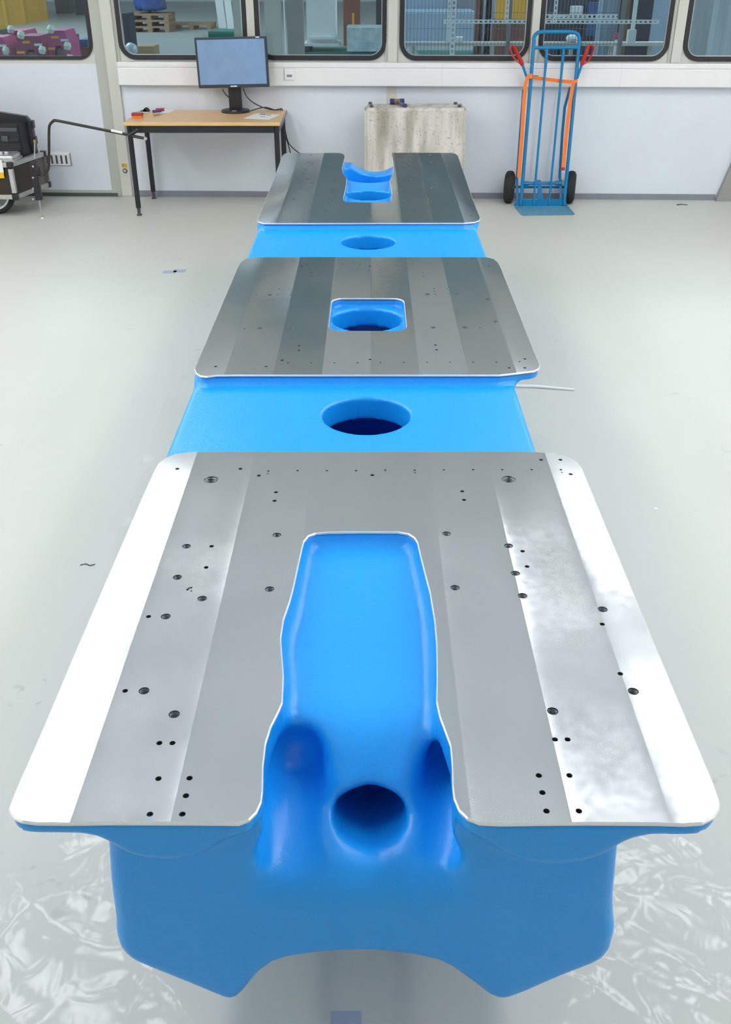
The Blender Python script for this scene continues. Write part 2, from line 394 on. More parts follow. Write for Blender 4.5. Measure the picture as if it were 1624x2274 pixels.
class MB:
    def __init__(s):
        s.v = []; s.f = []
    def add(s, verts, faces):
        n = len(s.v)
        s.v += [tuple(float(c) for c in p) for p in verts]
        s.f += [tuple(i + n for i in f) for f in faces]
        return s
    def box(s, c, size, ax=None, bev=0.0):
        c = np.array(c, float); hx, hy, hz = [d / 2 for d in size]
        ax = np.eye(3) if ax is None else np.array(ax, float)
        if bev <= 0:
            vs = [c + ax[0] * a * hx + ax[1] * b_ * hy + ax[2] * d * hz for a in (-1, 1) for b_ in (-1, 1) for d in (-1, 1)]
            return s.add(vs, [(0, 1, 3, 2), (4, 6, 7, 5), (0, 4, 5, 1), (2, 3, 7, 6), (0, 2, 6, 4), (1, 5, 7, 3)])
        bm = bmesh.new(); bmesh.ops.create_cube(bm, size=1.0)
        bmesh.ops.scale(bm, vec=(size[0], size[1], size[2]), verts=bm.verts)
        bmesh.ops.bevel(bm, geom=bm.edges[:], offset=min(bev, min(size) * 0.49), segments=2, affect='EDGES', profile=0.5)
        bm.verts.index_update()
        vs = [c + ax[0] * v.co.x + ax[1] * v.co.y + ax[2] * v.co.z for v in bm.verts]
        fs = [tuple(v.index for v in f.verts) for f in bm.faces]
        bm.free()
        return s.add(vs, fs)
    def span(s, a, b, bev=0.0):
        a = np.array(a, float); b = np.array(b, float)
        return s.box((a + b) / 2, np.abs(b - a), bev=bev)
    def tube(s, path, r, n=10, closed=False, caps=True):
        P = [np.array(p, float) for p in path]; m = len(P)
        rs = r if hasattr(r, '__len__') else [r] * m
        nrm = None; rings = []
        for i in range(m):
            a = P[(i - 1) % m] if (closed or i > 0) else P[i]
            b = P[(i + 1) % m] if (closed or i < m - 1) else P[i]
            t = b - a; t = t / (np.linalg.norm(t) + 1e-12)
            if nrm is None:
                h = np.array([0, 0, 1.0]) if abs(t[2]) < 0.9 else np.array([1.0, 0, 0])
                nrm = np.cross(t, h)
            nrm = nrm - t * (nrm @ t); nrm /= np.linalg.norm(nrm)
            bn = np.cross(t, nrm)
            rings.append([P[i] + rs[i] * (nrm * math.cos(2 * math.pi * k / n) + bn * math.sin(2 * math.pi * k / n)) for k in range(n)])
        vs = [q for rg in rings for q in rg]; fs = []
        for i in range(m if closed else m - 1):
            j = (i + 1) % m
            for k in range(n):
                l = (k + 1) % n
                fs.append((i * n + k, j * n + k, j * n + l, i * n + l))
        if caps and not closed:
            fs.append(tuple(range(n - 1, -1, -1))); fs.append(tuple((m - 1) * n + k for k in range(n)))
        return s.add(vs, fs)
    def lathe(s, prof, c, axis=(0, 0, 1), n=24, close=True):
        c = np.array(c, float); w = np.array(axis, float); w /= np.linalg.norm(w)
        h = np.array([1.0, 0, 0]) if abs(w[0]) < 0.9 else np.array([0, 1.0, 0])
        u = np.cross(w, h); u /= np.linalg.norm(u); v = np.cross(w, u)
        vs = []
        for r, z in prof:
            for k in range(n):
                a = 2 * math.pi * k / n
                vs.append(c + w * z + r * (u * math.cos(a) + v * math.sin(a)))
        fs = []
        for i in range(len(prof) - 1):
            for k in range(n):
                l = (k + 1) % n
                fs.append((i * n + k, i * n + l, (i + 1) * n + l, (i + 1) * n + k))
        if close:
            fs.append(tuple(range(n - 1, -1, -1))); fs.append(tuple((len(prof) - 1) * n + k for k in range(n)))
        return s.add(vs, fs)
    def prism(s, poly, d):
        """poly: list of 3d points (planar), extruded by vector d"""
        d = np.array(d, float); n = len(poly)
        a = [np.array(p, float) for p in poly]
        vs = a + [p + d for p in a]
        fs = [tuple(range(n - 1, -1, -1)), tuple(range(n, 2 * n))]
        fs += [(i, (i + 1) % n, n + (i + 1) % n, n + i) for i in range(n)]
        return s.add(vs, fs)
    def ring_prism(s, outer, inner, d):
        d = np.array(d, float); n = len(outer)
        o0 = [np.array(p, float) for p in outer]; i0 = [np.array(p, float) for p in inner]
        vs = o0 + i0 + [p + d for p in o0] + [p + d for p in i0]; fs = []
        for k in range(n):
            l = (k + 1) % n
            fs += [(k, l, n + l, n + k), (2 * n + k, 3 * n + k, 3 * n + l, 2 * n + l),
                   (k, 2 * n + k, 2 * n + l, l), (n + k, n + l, 3 * n + l, 3 * n + k)]
        return s.add(vs, fs)
    def ribbon(s, path, wvec, width, thick):
        """flat band along path: width along wvec"""
        wv = np.array(wvec, float); wv /= np.linalg.norm(wv)
        P = [np.array(p, float) for p in path]; vs = []; fs = []
        for i, p in enumerate(P):
            a = P[max(i - 1, 0)]; b = P[min(i + 1, len(P) - 1)]; t = b - a; t /= np.linalg.norm(t) + 1e-9
            nn = np.cross(t, wv); nn /= np.linalg.norm(nn) + 1e-9
            for sx, sy in ((-1, -1), (1, -1), (1, 1), (-1, 1)):
                vs.append(p + wv * sx * width / 2 + nn * sy * thick / 2)
        for i in range(len(P) - 1):
            for k in range(4):
                l = (k + 1) % 4
                fs.append((i * 4 + k, i * 4 + l, i * 4 + 4 + l, i * 4 + 4 + k))
        fs += [(3, 2, 1, 0), tuple(len(vs) - 4 + k for k in range(4))]
        return s.add(vs, fs)
    def build(s, name, material, parent=None, base=None, smooth=False, label=None, cat=None, group=None, kind=None, sharp=35):
        off = root_loc(parent) if parent else (np.array(base, float) if base is not None else np.mean(np.array(s.v), axis=0) * np.array([1, 1, 0]) + np.array([0, 0, min(p[2] for p in s.v)]))
        me = bpy.data.meshes.new(name)
        me.from_pydata([tuple(np.array(p) - off) for p in s.v], [], s.f)
        bm = bmesh.new(); bm.from_mesh(me)
        bmesh.ops.recalc_face_normals(bm, faces=bm.faces[:])
        bm.to_mesh(me); bm.free()
        if smooth:
            me.shade_smooth()
            try: me.set_sharp_from_angle(angle=math.radians(sharp))
            except Exception: pass
        me.materials.append(M[material] if isinstance(material, str) else material)
        o = bpy.data.objects.new(name, me); COL.objects.link(o)
        if parent: o.parent = parent
        else: o.location = tuple(off)
        return tag(o, label, cat, group, kind)

def smooth_path(pts, sub=6, closed=False):
    P = [np.array(p, float) for p in pts]; out = []; n = len(P)
    rng = range(n) if closed else range(n - 1)
    for i in rng:
        p0 = P[(i - 1) % n] if (closed or i > 0) else P[i]
        p1 = P[i]; p2 = P[(i + 1) % n]
        p3 = P[(i + 2) % n] if (closed or i < n - 2) else P[(i + 1) % n]
        for k in range(sub):
            t = k / sub
            out.append(0.5 * ((2 * p1) + (-p0 + p2) * t + (2 * p0 - 5 * p1 + 4 * p2 - p3) * t * t + (-p0 + 3 * p1 - 3 * p2 + p3) * t ** 3))
    if not closed: out.append(P[-1])
    return out

def round_rect(x0, x1, z0, z1, r, n=6):
    """2d points counter-clockwise; r may be 4 radii (bl, br, tr, tl)"""
    rr = r if hasattr(r, '__len__') else (r,) * 4
    out = []
    for (cx, cz, a0, q) in ((x0, z0, 180, rr[0]), (x1, z0, 270, rr[1]), (x1, z1, 0, rr[2]), (x0, z1, 90, rr[3])):
        sx = 1 if cx == x0 else -1; sz = 1 if cz == z0 else -1
        ox, oz = cx + sx * q, cz + sz * q
        for k in range(n + 1):
            a = math.radians(a0 + 90 * k / n)
            out.append((ox + q * math.cos(a), oz + q * math.sin(a)))
    return out

WAX = [WT, -WN, np.array([0, 0, 1.0])]      # wall-aligned axes

def wbox(mb, u0, u1, z0, z1, off0, off1, bev=0.0):
    c = W((u0 + u1) / 2, (z0 + z1) / 2, (off0 + off1) / 2)
    return mb.box(c, (abs(u1 - u0), abs(off1 - off0), abs(z1 - z0)), WAX, bev)

# ================================================================== STRUCTURE
XL, XR, YB = -5.2, 5.2, -3.6
mb = MB().span((XL - 0.1, YB - 0.1, -0.12), (XR + 0.1, 8.62, 0.0))
mb.build('floor', 'floor', kind='structure', base=(0, 0, 0))
MB().span((XL - 0.1, YB - 0.1, ROOM_CEIL), (XR + 0.1, 8.85, ROOM_CEIL + 0.1)).build('ceiling', 'ceiling', kind='structure')
MB().span((XL - 0.1, YB, 0), (XL, 8.85, ROOM_CEIL)).build('wall_left', 'room_wall', kind='structure')
MB().span((XR, YB, 0), (XR + 0.1, 8.85, ROOM_CEIL)).build('wall_right', 'room_wall', kind='structure')
MB().span((XL, YB - 0.1, 0), (XR, YB, ROOM_CEIL)).build('wall_front', 'room_wall', kind='structure')

wall = empty('wall_back', W(0, 0), kind='structure')
UL, UR = -5.6, 5.6
SILL, WTOP = 1.072, 3.08
mb = MB(); wbox(mb, -2.065, 0.137, 0, SILL, 0, -0.10); mb.build('wall_panel', 'white_wall', wall)
mb = MB(); wbox(mb, 0.218, UR, 0, SILL, 0, -0.10); mb.build('wall_panel', 'white_wall', wall)
mb = MB(); wbox(mb, 0.137, 0.218, 0, SILL, 0.003, -0.10); mb.build('panel_joint_strip', 'beige', wall)
mb = MB(); wbox(mb, UL, -3.30, 0, ROOM_CEIL, 0, -0.10); mb.build('wall_panel', 'white_wall', wall)
mb = MB(); wbox(mb, -3.30, UR, WTOP, ROOM_CEIL, 0, -0.10); mb.build('upper_panel', 'beige', wall)
mb = MB(); wbox(mb, 3.62, UR, SILL, WTOP, 0, -0.10); mb.build('upper_panel', 'beige', wall)
WIN = [(-2.040, -0.989, -2.065, -0.957), (-0.923, 0.131, -0.957, 0.17), (0.236, 1.275, 0.17, 1.313),
       (1.347, 2.387, 1.313, 2.452), (2.497, 3.54, 2.452, 3.62)]
def ring_on_wall(mb, outer, inner, off, depth):
    o3 = [W(u, z, off) for u, z in outer]; i3 = [W(u, z, off) for u, z in inner]
    return mb.ring_prism(o3, i3, -WN * depth)
wz0, wz1, GW = 1.083, 3.0, 0.036  # unseen window tops raised to vary what the plates mirror
for i, (u0, u1, b0, b1) in enumerate(WIN):
    mb = MB()
    ring_on_wall(mb, round_rect(b0, b1, SILL, WTOP, 0.001), round_rect(u0 + 0.01, u1 - 0.01, wz0 + 0.01, wz1 - 0.01, 0.12), 0, 0.10)
    mb.build('window_surround', 'beige', wall)
    mb = MB()
    ring_on_wall(mb, round_rect(u0, u1, wz0, wz1, 0.13), round_rect(u0 + GW, u1 - GW, wz0 + GW, wz1 - GW, 0.13 - GW), 0.012, 0.03)
    w = mb.build('window_%d' % (i + 2), 'rubber', kind='structure', base=W((u0 + u1) / 2, wz0))
    mb = MB()
    mb.ring_prism([W(u, z, 0.006) for u, z in round_rect(u0 + GW, u1 - GW, wz0 + GW, wz1 - GW, 0.13 - GW)],
                  [W(u, z, 0.006) for u, z in round_rect(u0 + GW + 0.006, u1 - GW - 0.006, wz0 + GW + 0.006, wz1 - GW - 0.006, 0.124 - GW)], -WN * 0.02)
    mb.build('glazing_bead', 'zinc', w)
    mb = MB().prism([W(u, z, 0.0) for u, z in round_rect(u0 + 0.02, u1 - 0.02, wz0 + 0.02, wz1 - 0.02, 0.10)], -WN * 0.006)
    mb.build('glass_pane', 'glass', w)
for a, b, m_ in ((-0.987, -0.925, 'beige'), (0.140, 0.218, 'beige'), (1.283, 1.344, 'beige'), (2.415, 2.492, 'beige')):
    mb = MB(); wbox(mb, a, b, SILL, 3.08, 0.022, 0.0, 0.004); mb.build('window_post', m_, wall)
mb = MB(); wbox(mb, 0.120, 0.139, SILL, 3.08, 0.012, 0.0); wbox(mb, 0.219, 0.229, SILL, 3.08, 0.012, 0.0); mb.build('post_cover_strip', 'beige_dark', wall)
mb = MB(); wbox(mb, 2.388, 2.413, SILL, 3.08, 0.010, 0.0); mb.build('post_cover_strip', 'beige_dark', wall)
# door pillar (frame of the door and the corner post)
mb = MB(); wbox(mb, -2.157, -2.066, 0.0, 2.9, 0.030, -0.1, 0.004); mb.build('corner_post', 'beige', wall)
mb = MB(); wbox(mb, -2.066, -2.040, SILL, 3.08, 0.008, -0.02); mb.build('post_cover_strip', 'beige_dark', wall)
mb = MB(); wbox(mb, -2.157, -2.07, 0.0, 0.012, 0.036, 0.03); mb.build('post_foot_trim', 'alu', wall)
mb = MB(); wbox(mb, -2.247, -2.157, 0.0, 2.9, 0.012, -0.1, 0.003); mb.build('door_jamb', 'beige_dark', wall)
mb = MB(); wbox(mb, -3.30, -3.22, 0.0, 2.9, 0.012, -0.1, 0.003); mb.build('door_jamb', 'beige_dark', wall)

door = empty('door_1', W(-2.73, 0), kind='structure')
mb = MB(); wbox(mb, -3.215, -2.243, 0.05, SILL - 0.02, 0.004, -0.05); mb.build('door_panel', 'white_wall', door)
mb = MB(); ring_on_wall(mb, round_rect(-3.22, -2.247, SILL - 0.02, 2.35, 0.001), round_rect(-3.19, -2.268, 1.098, 2.28, 0.10), 0.002, 0.05)
mb.build('door_window_surround', 'beige', door)
mb = MB(); wbox(mb, -3.22, -2.20, 0.0, 0.028, 0.02, -0.05); mb.build('door_threshold', 'threshold', door)
mb = MB(); wbox(mb, -3.22, -2.24, 0.028, 0.05, 0.01, -0.05); mb.build('door_bottom_rail', 'beige_dark', door)
mb = MB(); ring_on_wall(mb, round_rect(-3.20, -2.252, 1.082, 2.29, 0.12), round_rect(-3.17, -2.282, 1.108, 2.26, 0.09), 0.014, 0.03)
g = mb.build('window_gasket', 'rubber', door)
MB().prism([W(u, z, 0.0) for u, z in round_rect(-3.185, -2.267, 1.095, 2.27, 0.09)], -WN * 0.006).build('glass_pane', 'glass', door)
# vent grille on the door
mb = MB(); wbox(mb, -2.80, -2.566, 0.256, 0.355, 0.018, 0.0, 0.003); vg = mb.build('vent_grille', 'white_plastic', door)
for k in range(5):
    uu = -2.780 + k * 0.0415
    mb = MB(); wbox(mb, uu, uu + 0.016, 0.270, 0.338, 0.0195, 0.012); mb.build('vent_slot', 'dark_grey', vg)
mb = MB(); wbox(mb, -2.572, -2.566, 0.256, 0.355, 0.024, 0.0); mb.build('vent_edge', 'skirting', vg)

mb = MB(); wbox(mb, -2.02, 2.965, 0, 0.048, 0.008, 0.0); mb.build('baseboard_back', 'skirting', kind='structure')
# grey sloped panel end at the right of the frame
mb = MB(); mb.prism([W(u, z, 0.05) for u, z in ((2.962, 0), (3.6, 0), (3.6, 0.95), (3.22, 0.95))], -WN * 0.048)
mb.build('trim_1', 'grey_panel', kind='structure')

# cable duct with sockets
duct = empty('cable_duct', W(0.5, 0.90), 'white cable duct running along the wall below the windows', 'duct')
mb = MB(); wbox(mb, -2.062, 3.9, 0.897, 1.030, 0.068, 0.0, 0.006); mb.build('duct_cover', 'white_plastic', duct)
mb = MB(); wbox(mb, -2.062, 3.9, 1.032, 1.072, 0.068, 0.0, 0.006); mb.build('duct_top_rail', 'white_plastic', duct)
mb = MB(); wbox(mb, -2.062, 3.9, 1.028, 1.034, 0.064, 0.0); mb.build('duct_groove', 'white_seam', duct)
for uu in (0.585, 2.02):
    mb = MB(); wbox(mb, uu, uu + 0.002, 0.897, 1.072, 0.0685, 0.06); mb.build('duct_joint', 'white_seam', duct)
for u0, u1, z0, z1 in ((-0.694, -0.614, 0.943, 1.027), (1.295, 1.375, 0.945, 1.027)):
    mb = MB(); wbox(mb, u0, u1, z0, z1, 0.078, 0.066, 0.003); s_ = mb.build('wall_socket', 'white_plastic', duct)
    mb = MB(); wbox(mb, u0 + 0.018, u1 - 0.018, z0 + 0.022, z0 + 0.040, 0.0795, 0.076)
    wbox(mb, u0 - 0.003, u0, z0, z1, 0.076, 0.066); mb.build('socket_slots', 'skirting', s_)

# K1 tag and key lock on the corner post
sign = empty('post_tag', W(-2.106, 0.24, 0.03), 'small yellow K1 tag on the post beside the door', 'sign')
mb = MB(); wbox(mb, -2.129, -2.084, 0.243, 0.279, 0.032, 0.0305); mb.build('tag_plate', 'yellow', sign)
def text_mesh(body, size, name, material, parent, loc, rot, base):
    cu = bpy.data.curves.new(name, 'FONT'); cu.body = body; cu.size = size; cu.align_x = 'CENTER'; cu.align_y = 'CENTER'
    cu.extrude = 0.0004
    tmp = bpy.data.objects.new('tmp', cu); COL.objects.link(tmp)
    dg = bpy.context.evaluated_depsgraph_get()
    me = bpy.data.meshes.new_from_object(tmp.evaluated_get(dg))
    bpy.data.objects.remove(tmp)
    me.materials.clear(); me.materials.append(M[material])
    o = bpy.data.objects.new(name, me); COL.objects.link(o)
    o.parent = parent; o.location = tuple(np.array(loc) - base); o.rotation_euler = rot
    return o
text_mesh('K1', 0.034, 'tag_letters', 'ink', sign, W(-2.1065, 0.261, 0.0328), (math.pi / 2, 0, WALL_ROT), np.array(sign.location))
lock = empty('key_lock', W(-2.106, 0.20, 0.03), 'round metal key lock on the post under the yellow tag', 'lock')
MB().lathe([(0.020, 0), (0.020, 0.006), (0.014, 0.008)], W(-2.106, 0.218, 0.03), WN, 16).build('lock_ring', 'threshold', lock)
MB().lathe([(0.011, 0.004), (0.011, 0.010)], W(-2.106, 0.218, 0.03), WN, 12).build('lock_core', 'alu', lock)

# ceiling fluorescent lights of the room; unseen outer rows added for fill
ys = [0.80, 3.00, 5.25]
for ri, lx in enumerate((-4.45, -3.05, -1.62, 1.62, 3.05, 4.45)):
    for k, ly in enumerate(ys if abs(lx) < 4 else [-1.5] + ys):  # rear pair of lamps added to lift the shaded floor
        t = empty('ceiling_light', (lx, ly + FIX_L / 2, ROOM_CEIL - 0.06),
                  'long fluorescent ceiling light above the lab floor, outer and rear ones added', 'lamp', 'fluorescent ceiling lights')
        MB().span((lx - FIX_W / 2 - 0.02, ly - 0.02, ROOM_CEIL - 0.06), (lx + FIX_W / 2 + 0.02, ly + FIX_L + 0.02, ROOM_CEIL)).build('lamp_housing', 'lamp_frame', t)
        MB().span((lx - FIX_W / 2, ly, ROOM_CEIL - 0.068), (lx + FIX_W / 2, ly + FIX_L, ROOM_CEIL - 0.058)).build('lamp_diffuser', 'lamp', t)

# ================================================================== GIRDER
PZ = 0.75
def px(points, z=PZ):
    return [tuple(onz(x, y, z)[:2]) for x, y in points]
near_px = [(22, 1795), (26, 1806), (34, 1815), (50, 1821), (80, 1825), (150, 1826), (240, 1824.5), (420, 1825), (530, 1826), (552, 1818), (568, 1802), (578, 1780),
           (581, 1755), (582, 1700), (588, 1650), (600, 1612), (614, 1585), (625, 1560), (628, 1500), (624, 1450), (622, 1415), (628, 1375),
           (642, 1335), (650, 1305), (662, 1250), (670, 1215), (674, 1201), (684, 1189), (700, 1183), (725, 1180.5), (800, 1179.5), (885, 1180), (908, 1184), (922, 1193),
           (929, 1204), (934, 1226), (943, 1262), (957, 1315), (967, 1375), (972, 1430), (973, 1500), (972, 1558), (979, 1590), (992, 1625), (1003, 1655),
           (1007, 1700), (1008, 1745), (1011, 1772), (1022, 1798), (1040, 1815), (1066, 1825), (1110, 1827), (1300, 1825), (1457, 1826), (1520, 1828), (1560, 1825), (1584, 1813),
           (1596, 1797), (1597, 1782),
           (1585, 1745), (1440, 1400), (1300, 1060), (1292, 1040), (1280, 1024), (1260, 1013), (1220, 1006), (1160, 1002.5), (1000, 1002.5), (600, 1003), (430, 1003.5), (390, 1008),
           (366, 1018), (352, 1030), (343, 1047), (320, 1098), (180, 1422), (100, 1612), (40, 1748)]
mid_px = [(433, 818), (437, 828), (446, 834), (460, 835.5), (480, 832.5), (520, 832), (812, 832), (1110, 832), (1138, 829), (1162, 826), (1186, 823),
          (1196, 818), (1198.5, 810), (1185, 778), (1140, 664), (1112, 594), (1106, 583), (1096, 575), (1080, 571.5), (1000, 571), (600, 571), (562, 571.5), (545, 575), (535, 583), (528, 595), (480, 708)]
far_px = [(572.5, 488), (576, 492.5), (586, 495.5), (700, 495.5), (900, 495), (1033, 495), (1054, 493), (1064, 489), (1066.5, 484), (1050, 443), (1021, 357), (1018, 348), (1013, 342), (1005, 339.5), (900, 339),
          (871.5, 339.3), (869.8, 345), (872, 350), (874, 362), (874.5, 381), (871.5, 390), (867, 399), (867, 406), (871, 428.5), (869.6, 444.5), (865, 449), (818, 449.7),
          (768, 448.5), (763, 444.5), (762.5, 438), (765.6, 426), (769, 406), (770, 395), (762.5, 385.4), (759.4, 375.6), (762.5, 362), (765.6, 350), (765.4, 345.4), (761.5, 341.3), (753, 339.6),
          (660, 339.5), (640, 339.6), (632, 341.5), (628, 345.5), (612, 389)]
def densify(poly, step=0.02):
    out = []
    for i in range(len(poly)):
        a = np.array(poly[i]); b = np.array(poly[(i + 1) % len(poly)])
        n = max(1, int(np.linalg.norm(b - a) / step))
        for k in range(n): out.append(tuple(a + (b - a) * k / n))
    return out
near_poly, mid_poly, far_poly = px(near_px), px(mid_px), px(far_px)
mid_pocket = [(-0.0065 + a, b) for a, b in round_rect(-0.133, 0.133, 3.090, 3.443, 0.045, 5)]
slot_near = near_poly[8:52]            # U slot outline (open to the front)
slot_near = slot_near + [(0.16, 0.80), (-0.17, 0.80)]
i0 = far_px.index((871.5, 339.3)); i1 = far_px.index((753, 339.6))
slot_far = far_poly[i0:i1 + 1] + [(-0.17, 6.7), (0.15, 6.7)]

def poly_sdf(poly, X, Y):
    P = np.array(poly, float); d = np.full(X.shape, 1e9); s = np.ones(X.shape)
    for i in range(len(P)):
        a = P[i]; b = P[i - 1]; e = b - a
        wx = X - a[0]; wy = Y - a[1]
        t = np.clip((wx * e[0] + wy * e[1]) / (e @ e + 1e-12), 0, 1)
        d = np.minimum(d, (wx - e[0] * t) ** 2 + (wy - e[1] * t) ** 2)
        c1 = Y >= a[1]; c2 = Y < b[1]; c3 = e[0] * wy > e[1] * wx
        s = np.where((c1 & c2 & c3) | (~c1 & ~c2 & ~c3), -s, s)
    return s * np.sqrt(d)

def smin(a, b, k):
    h = np.maximum(k - np.abs(a - b), 0) / k
    return np.minimum(a, b) - h * h * k * 0.25
def smax(a, b, k):
    return -smin(-a, -b, k)

def body_mesh():
    gx = np.arange(-0.572, 0.568, 0.0075)
    gy = np.concatenate([np.arange(0.94, 1.95, 0.0075), np.arange(1.95, 2.9, 0.010), np.arange(2.9, 6.55, 0.015)])
    gz = np.concatenate([np.arange(0.196, 0.52, 0.012), np.arange(0.52, 0.768, 0.006)])
    X, Y, Z = np.meshgrid(gx, gy, gz, indexing='ij', sparse=True)
    X2, Y2 = np.meshgrid(gx, gy, indexing='ij')
    def q2(a): return a[:, :, None]
    full = lambda poly, keep: poly
    # outer outlines without the slots
    near_out = near_poly[:9] + near_poly[51:]
    far_out = far_poly[:i0 + 1] + far_poly[i1:]
    dn, dm, df = poly_sdf(near_out, X2, Y2), poly_sdf(mid_poly, X2, Y2), poly_sdf(far_out, X2, Y2)
    dfl = np.minimum(np.minimum(dn, dm), df) + 0.0015
    zc, hz = PZ - 0.0175, 0.0135          # flange z .719 - .746
    flange = smax(q2(dfl), np.abs(Z - zc) - hz, 0.008)
    # core: section measured on the front end
    sec_px = [(237, 1845), (240, 1900), (243, 1950), (250, 2005), (255, 2040), (255, 2070), (262, 2095), (275, 2113), (295, 2128), (345, 2149), (430, 2183), (492, 2209), (512, 2214), (530, 2210),
              (545, 2197), (562, 2175), (580, 2154), (612, 2131), (650, 2119), (700, 2112), (760, 2107), (820, 2106), (870, 2110), (920, 2117), (970, 2128), (1000, 2143),
              (1040, 2172), (1080, 2203), (1105, 2213), (1130, 2212), (1170, 2197), (1250, 2162), (1320, 2135), (1345, 2121), (1360, 2100), (1369, 2065), (1365, 2025), (1365, 1985), (1370, 1940), (1377, 1850)]
    sec = [tuple(aty(a, b, 1.052)[[0, 2]]) for a, b in sec_px]
    sec = [(-0.395, 0.85)] + sec + [(0.383, 0.85)]
    XX, ZZ = np.meshgrid(gx, gz, indexing='ij')
    ds = poly_sdf(sec, XX, ZZ)[:, None, :]
    yend = np.maximum(1.035 - Y, Y - 6.33)
    core = smax(ds, yend, 0.035)
    # bosses under the front wings
    def ell(c, r):
        k0 = np.sqrt(((X - c[0]) / r[0]) ** 2 + ((Y - c[1]) / r[1]) ** 2 + ((Z - c[2]) / r[2]) ** 2)
        return (k0 - 1.0) * min(r)
    # waists
    def slab(x0, x1, y0, y1, z0, z1, r=0.02):
        dx = np.abs(X - (x0 + x1) / 2) - (x1 - x0) / 2 + r
        dy = np.abs(Y - (y0 + y1) / 2) - (y1 - y0) / 2 + r
        dz = np.abs(Z - (z0 + z1) / 2) - (z1 - z0) / 2 + r
        out = np.sqrt(np.maximum(dx, 0) ** 2 + np.maximum(dy, 0) ** 2 + np.maximum(dz, 0) ** 2)
        return out + np.minimum(np.maximum(dx, np.maximum(dy, dz)), 0) - r
    # cut everything between the plates down to the waist surface
    WZ = 0.716
    w1 = slab(-0.531, 0.440, 2.05, 2.85, 0.55, 0.85, 0.018)
    w2 = slab(-0.528, 0.505, 3.85, 4.75, 0.55, 0.85, 0.018)
    low = smax(smin(core, smin(w1, w2, 0.02), 0.05), Z - WZ, 0.012)
    body = smin(low, flange, 0.028)
    body = smin(body, ell((-0.305, 1.045, 0.725), (0.110, 0.085, 0.080)), 0.03)
    body = smin(body, ell((0.280, 1.045, 0.725), (0.125, 0.088, 0.086)), 0.03)
    body = np.maximum(np.maximum(body, Z - (PZ - 0.0040)), 0.987 - Y)
    # near slot carve
    dsl = poly_sdf(slot_near, X2, Y2)
    ty = np.interp(gy, [0.9, 1.0, 1.045, 1.060, 1.09, 1.165, 1.20, 1.245, 1.275, 1.32, 1.45, 1.70, 1.80, 2.0],
                       [0.545, 0.545, 0.548, 0.556, 0.580, 0.618, 0.650, 0.690, 0.702, 0.706, 0.704, 0.712, 0.717, 0.72])
    k = np.ones(9) / 9; typ = np.convolve(np.pad(ty, 4, mode='edge'), k, mode='valid'); ty = np.where(gy < 1.9, typ, ty)
    T = ty[None, :, None] - 0.012 * np.exp(-((Y - 1.35) / 0.22) ** 2) * (1 - np.minimum((X / 0.16) ** 2, 1))
    slope = 0.78
    carve = smax(q2(dsl), (T - Z) * slope, 0.03)
    # mid pocket and far slot
    dp = poly_sdf(mid_pocket, X2, Y2)
    carve2 = smax(q2(dp), 0.716 - Z, 0.012)
    dsf = poly_sdf(slot_far, X2, Y2)
    carve3 = smax(q2(dsf), 0.705 - Z, 0.015)
    uch = np.sqrt((X - 0.03) ** 2 + (Z - (0.648 + 0.215)) ** 2) - 0.215
    carve4 = np.maximum(uch, 5.9 - Y)
    hole_far = np.maximum((np.sqrt(((X + 0.003) / 0.172) ** 2 + ((Y - 5.965) / 0.25) ** 2) - 1) * 0.17, 0.40 - Z)
    kz = np.clip(np.interp(Z, [0.60, 0.70], [0.05, 0.003]), 0.003, 0.05)
    body = smax(body, -carve, kz)
    for c in (carve2, carve3, carve4):
        body = np.maximum(body, -c)
    body = smax(body, -hole_far, 0.012)
    # vertical round holes
    for cx, cy, r, zb in ((-0.009, 2.490, 0.124, 0.60), (-0.010, 3.309, 0.124, 0.60), (-0.007, 4.366, 0.121, 0.60), (-0.008, 5.386, 0.124, 0.56)):
        cyl = np.maximum(np.sqrt((X - cx) ** 2 + (Y - cy) ** 2) - r, zb - Z)
        body = smax(body, -cyl, 0.006)
    # cavity
    cav = smin(slab(-0.32, 0.32, 1.42, 2.95, 0.44, 0.645, 0.04), slab(-0.32, 0.32, 3.05, 5.62, 0.44, 0.645, 0.04), 0.01)
    body = np.maximum(body, -cav)
    low_hole = np.maximum(np.sqrt((X + 0.009) ** 2 + (Y - 2.56) ** 2) - 0.085, np.maximum(Z - 0.5, 0.2 - Z))
    body = np.maximum(body, -low_hole)
    # nose openings
    def capsule(a, d, L, r):
        a = np.array(a); d = np.array(d, float); d /= np.linalg.norm(d)
        px_, py_, pz_ = X - a[0], Y - a[1], Z - a[2]
        h = np.clip(px_ * d[0] + py_ * d[1] + pz_ * d[2], 0, L)
        return np.sqrt((px_ - d[0] * h) ** 2 + (py_ - d[1] * h) ** 2 + (pz_ - d[2] * h) ** 2) - r
    lower = capsule((0.003, 1.112, 0.601), (0, 0.90, -0.43), 0.26, 0.044)
    lower = smin(lower, capsule((-0.024, 1.118, 0.600), (0, 0.90, -0.43), 0.26, 0.033), 0.012)
    lower = smin(lower, capsule((0.030, 1.118, 0.600), (0, 0.90, -0.43), 0.26, 0.033), 0.012)
    left = capsule((-0.117, 1.085, 0.614), (-0.06, 0.98, 0.10), 0.155, 0.046)
    right = capsule((0.119, 1.100, 0.614), (0.14, 0.97, 0.10), 0.17, 0.038)
    for hsd, kk in ((lower, 0.028), (left, 0.045), (right, 0.04)):
        body = smax(body, -hsd, kk)
    # recess below the plates so the tapped bores are open
    dall = np.minimum(np.minimum(poly_sdf(near_poly, X2, Y2), np.maximum(dm, -dp)), poly_sdf(far_poly, X2, Y2))
    rec = np.maximum(q2(dall + 0.020), 0.705 - Z)
    body = np.maximum(body, -rec)
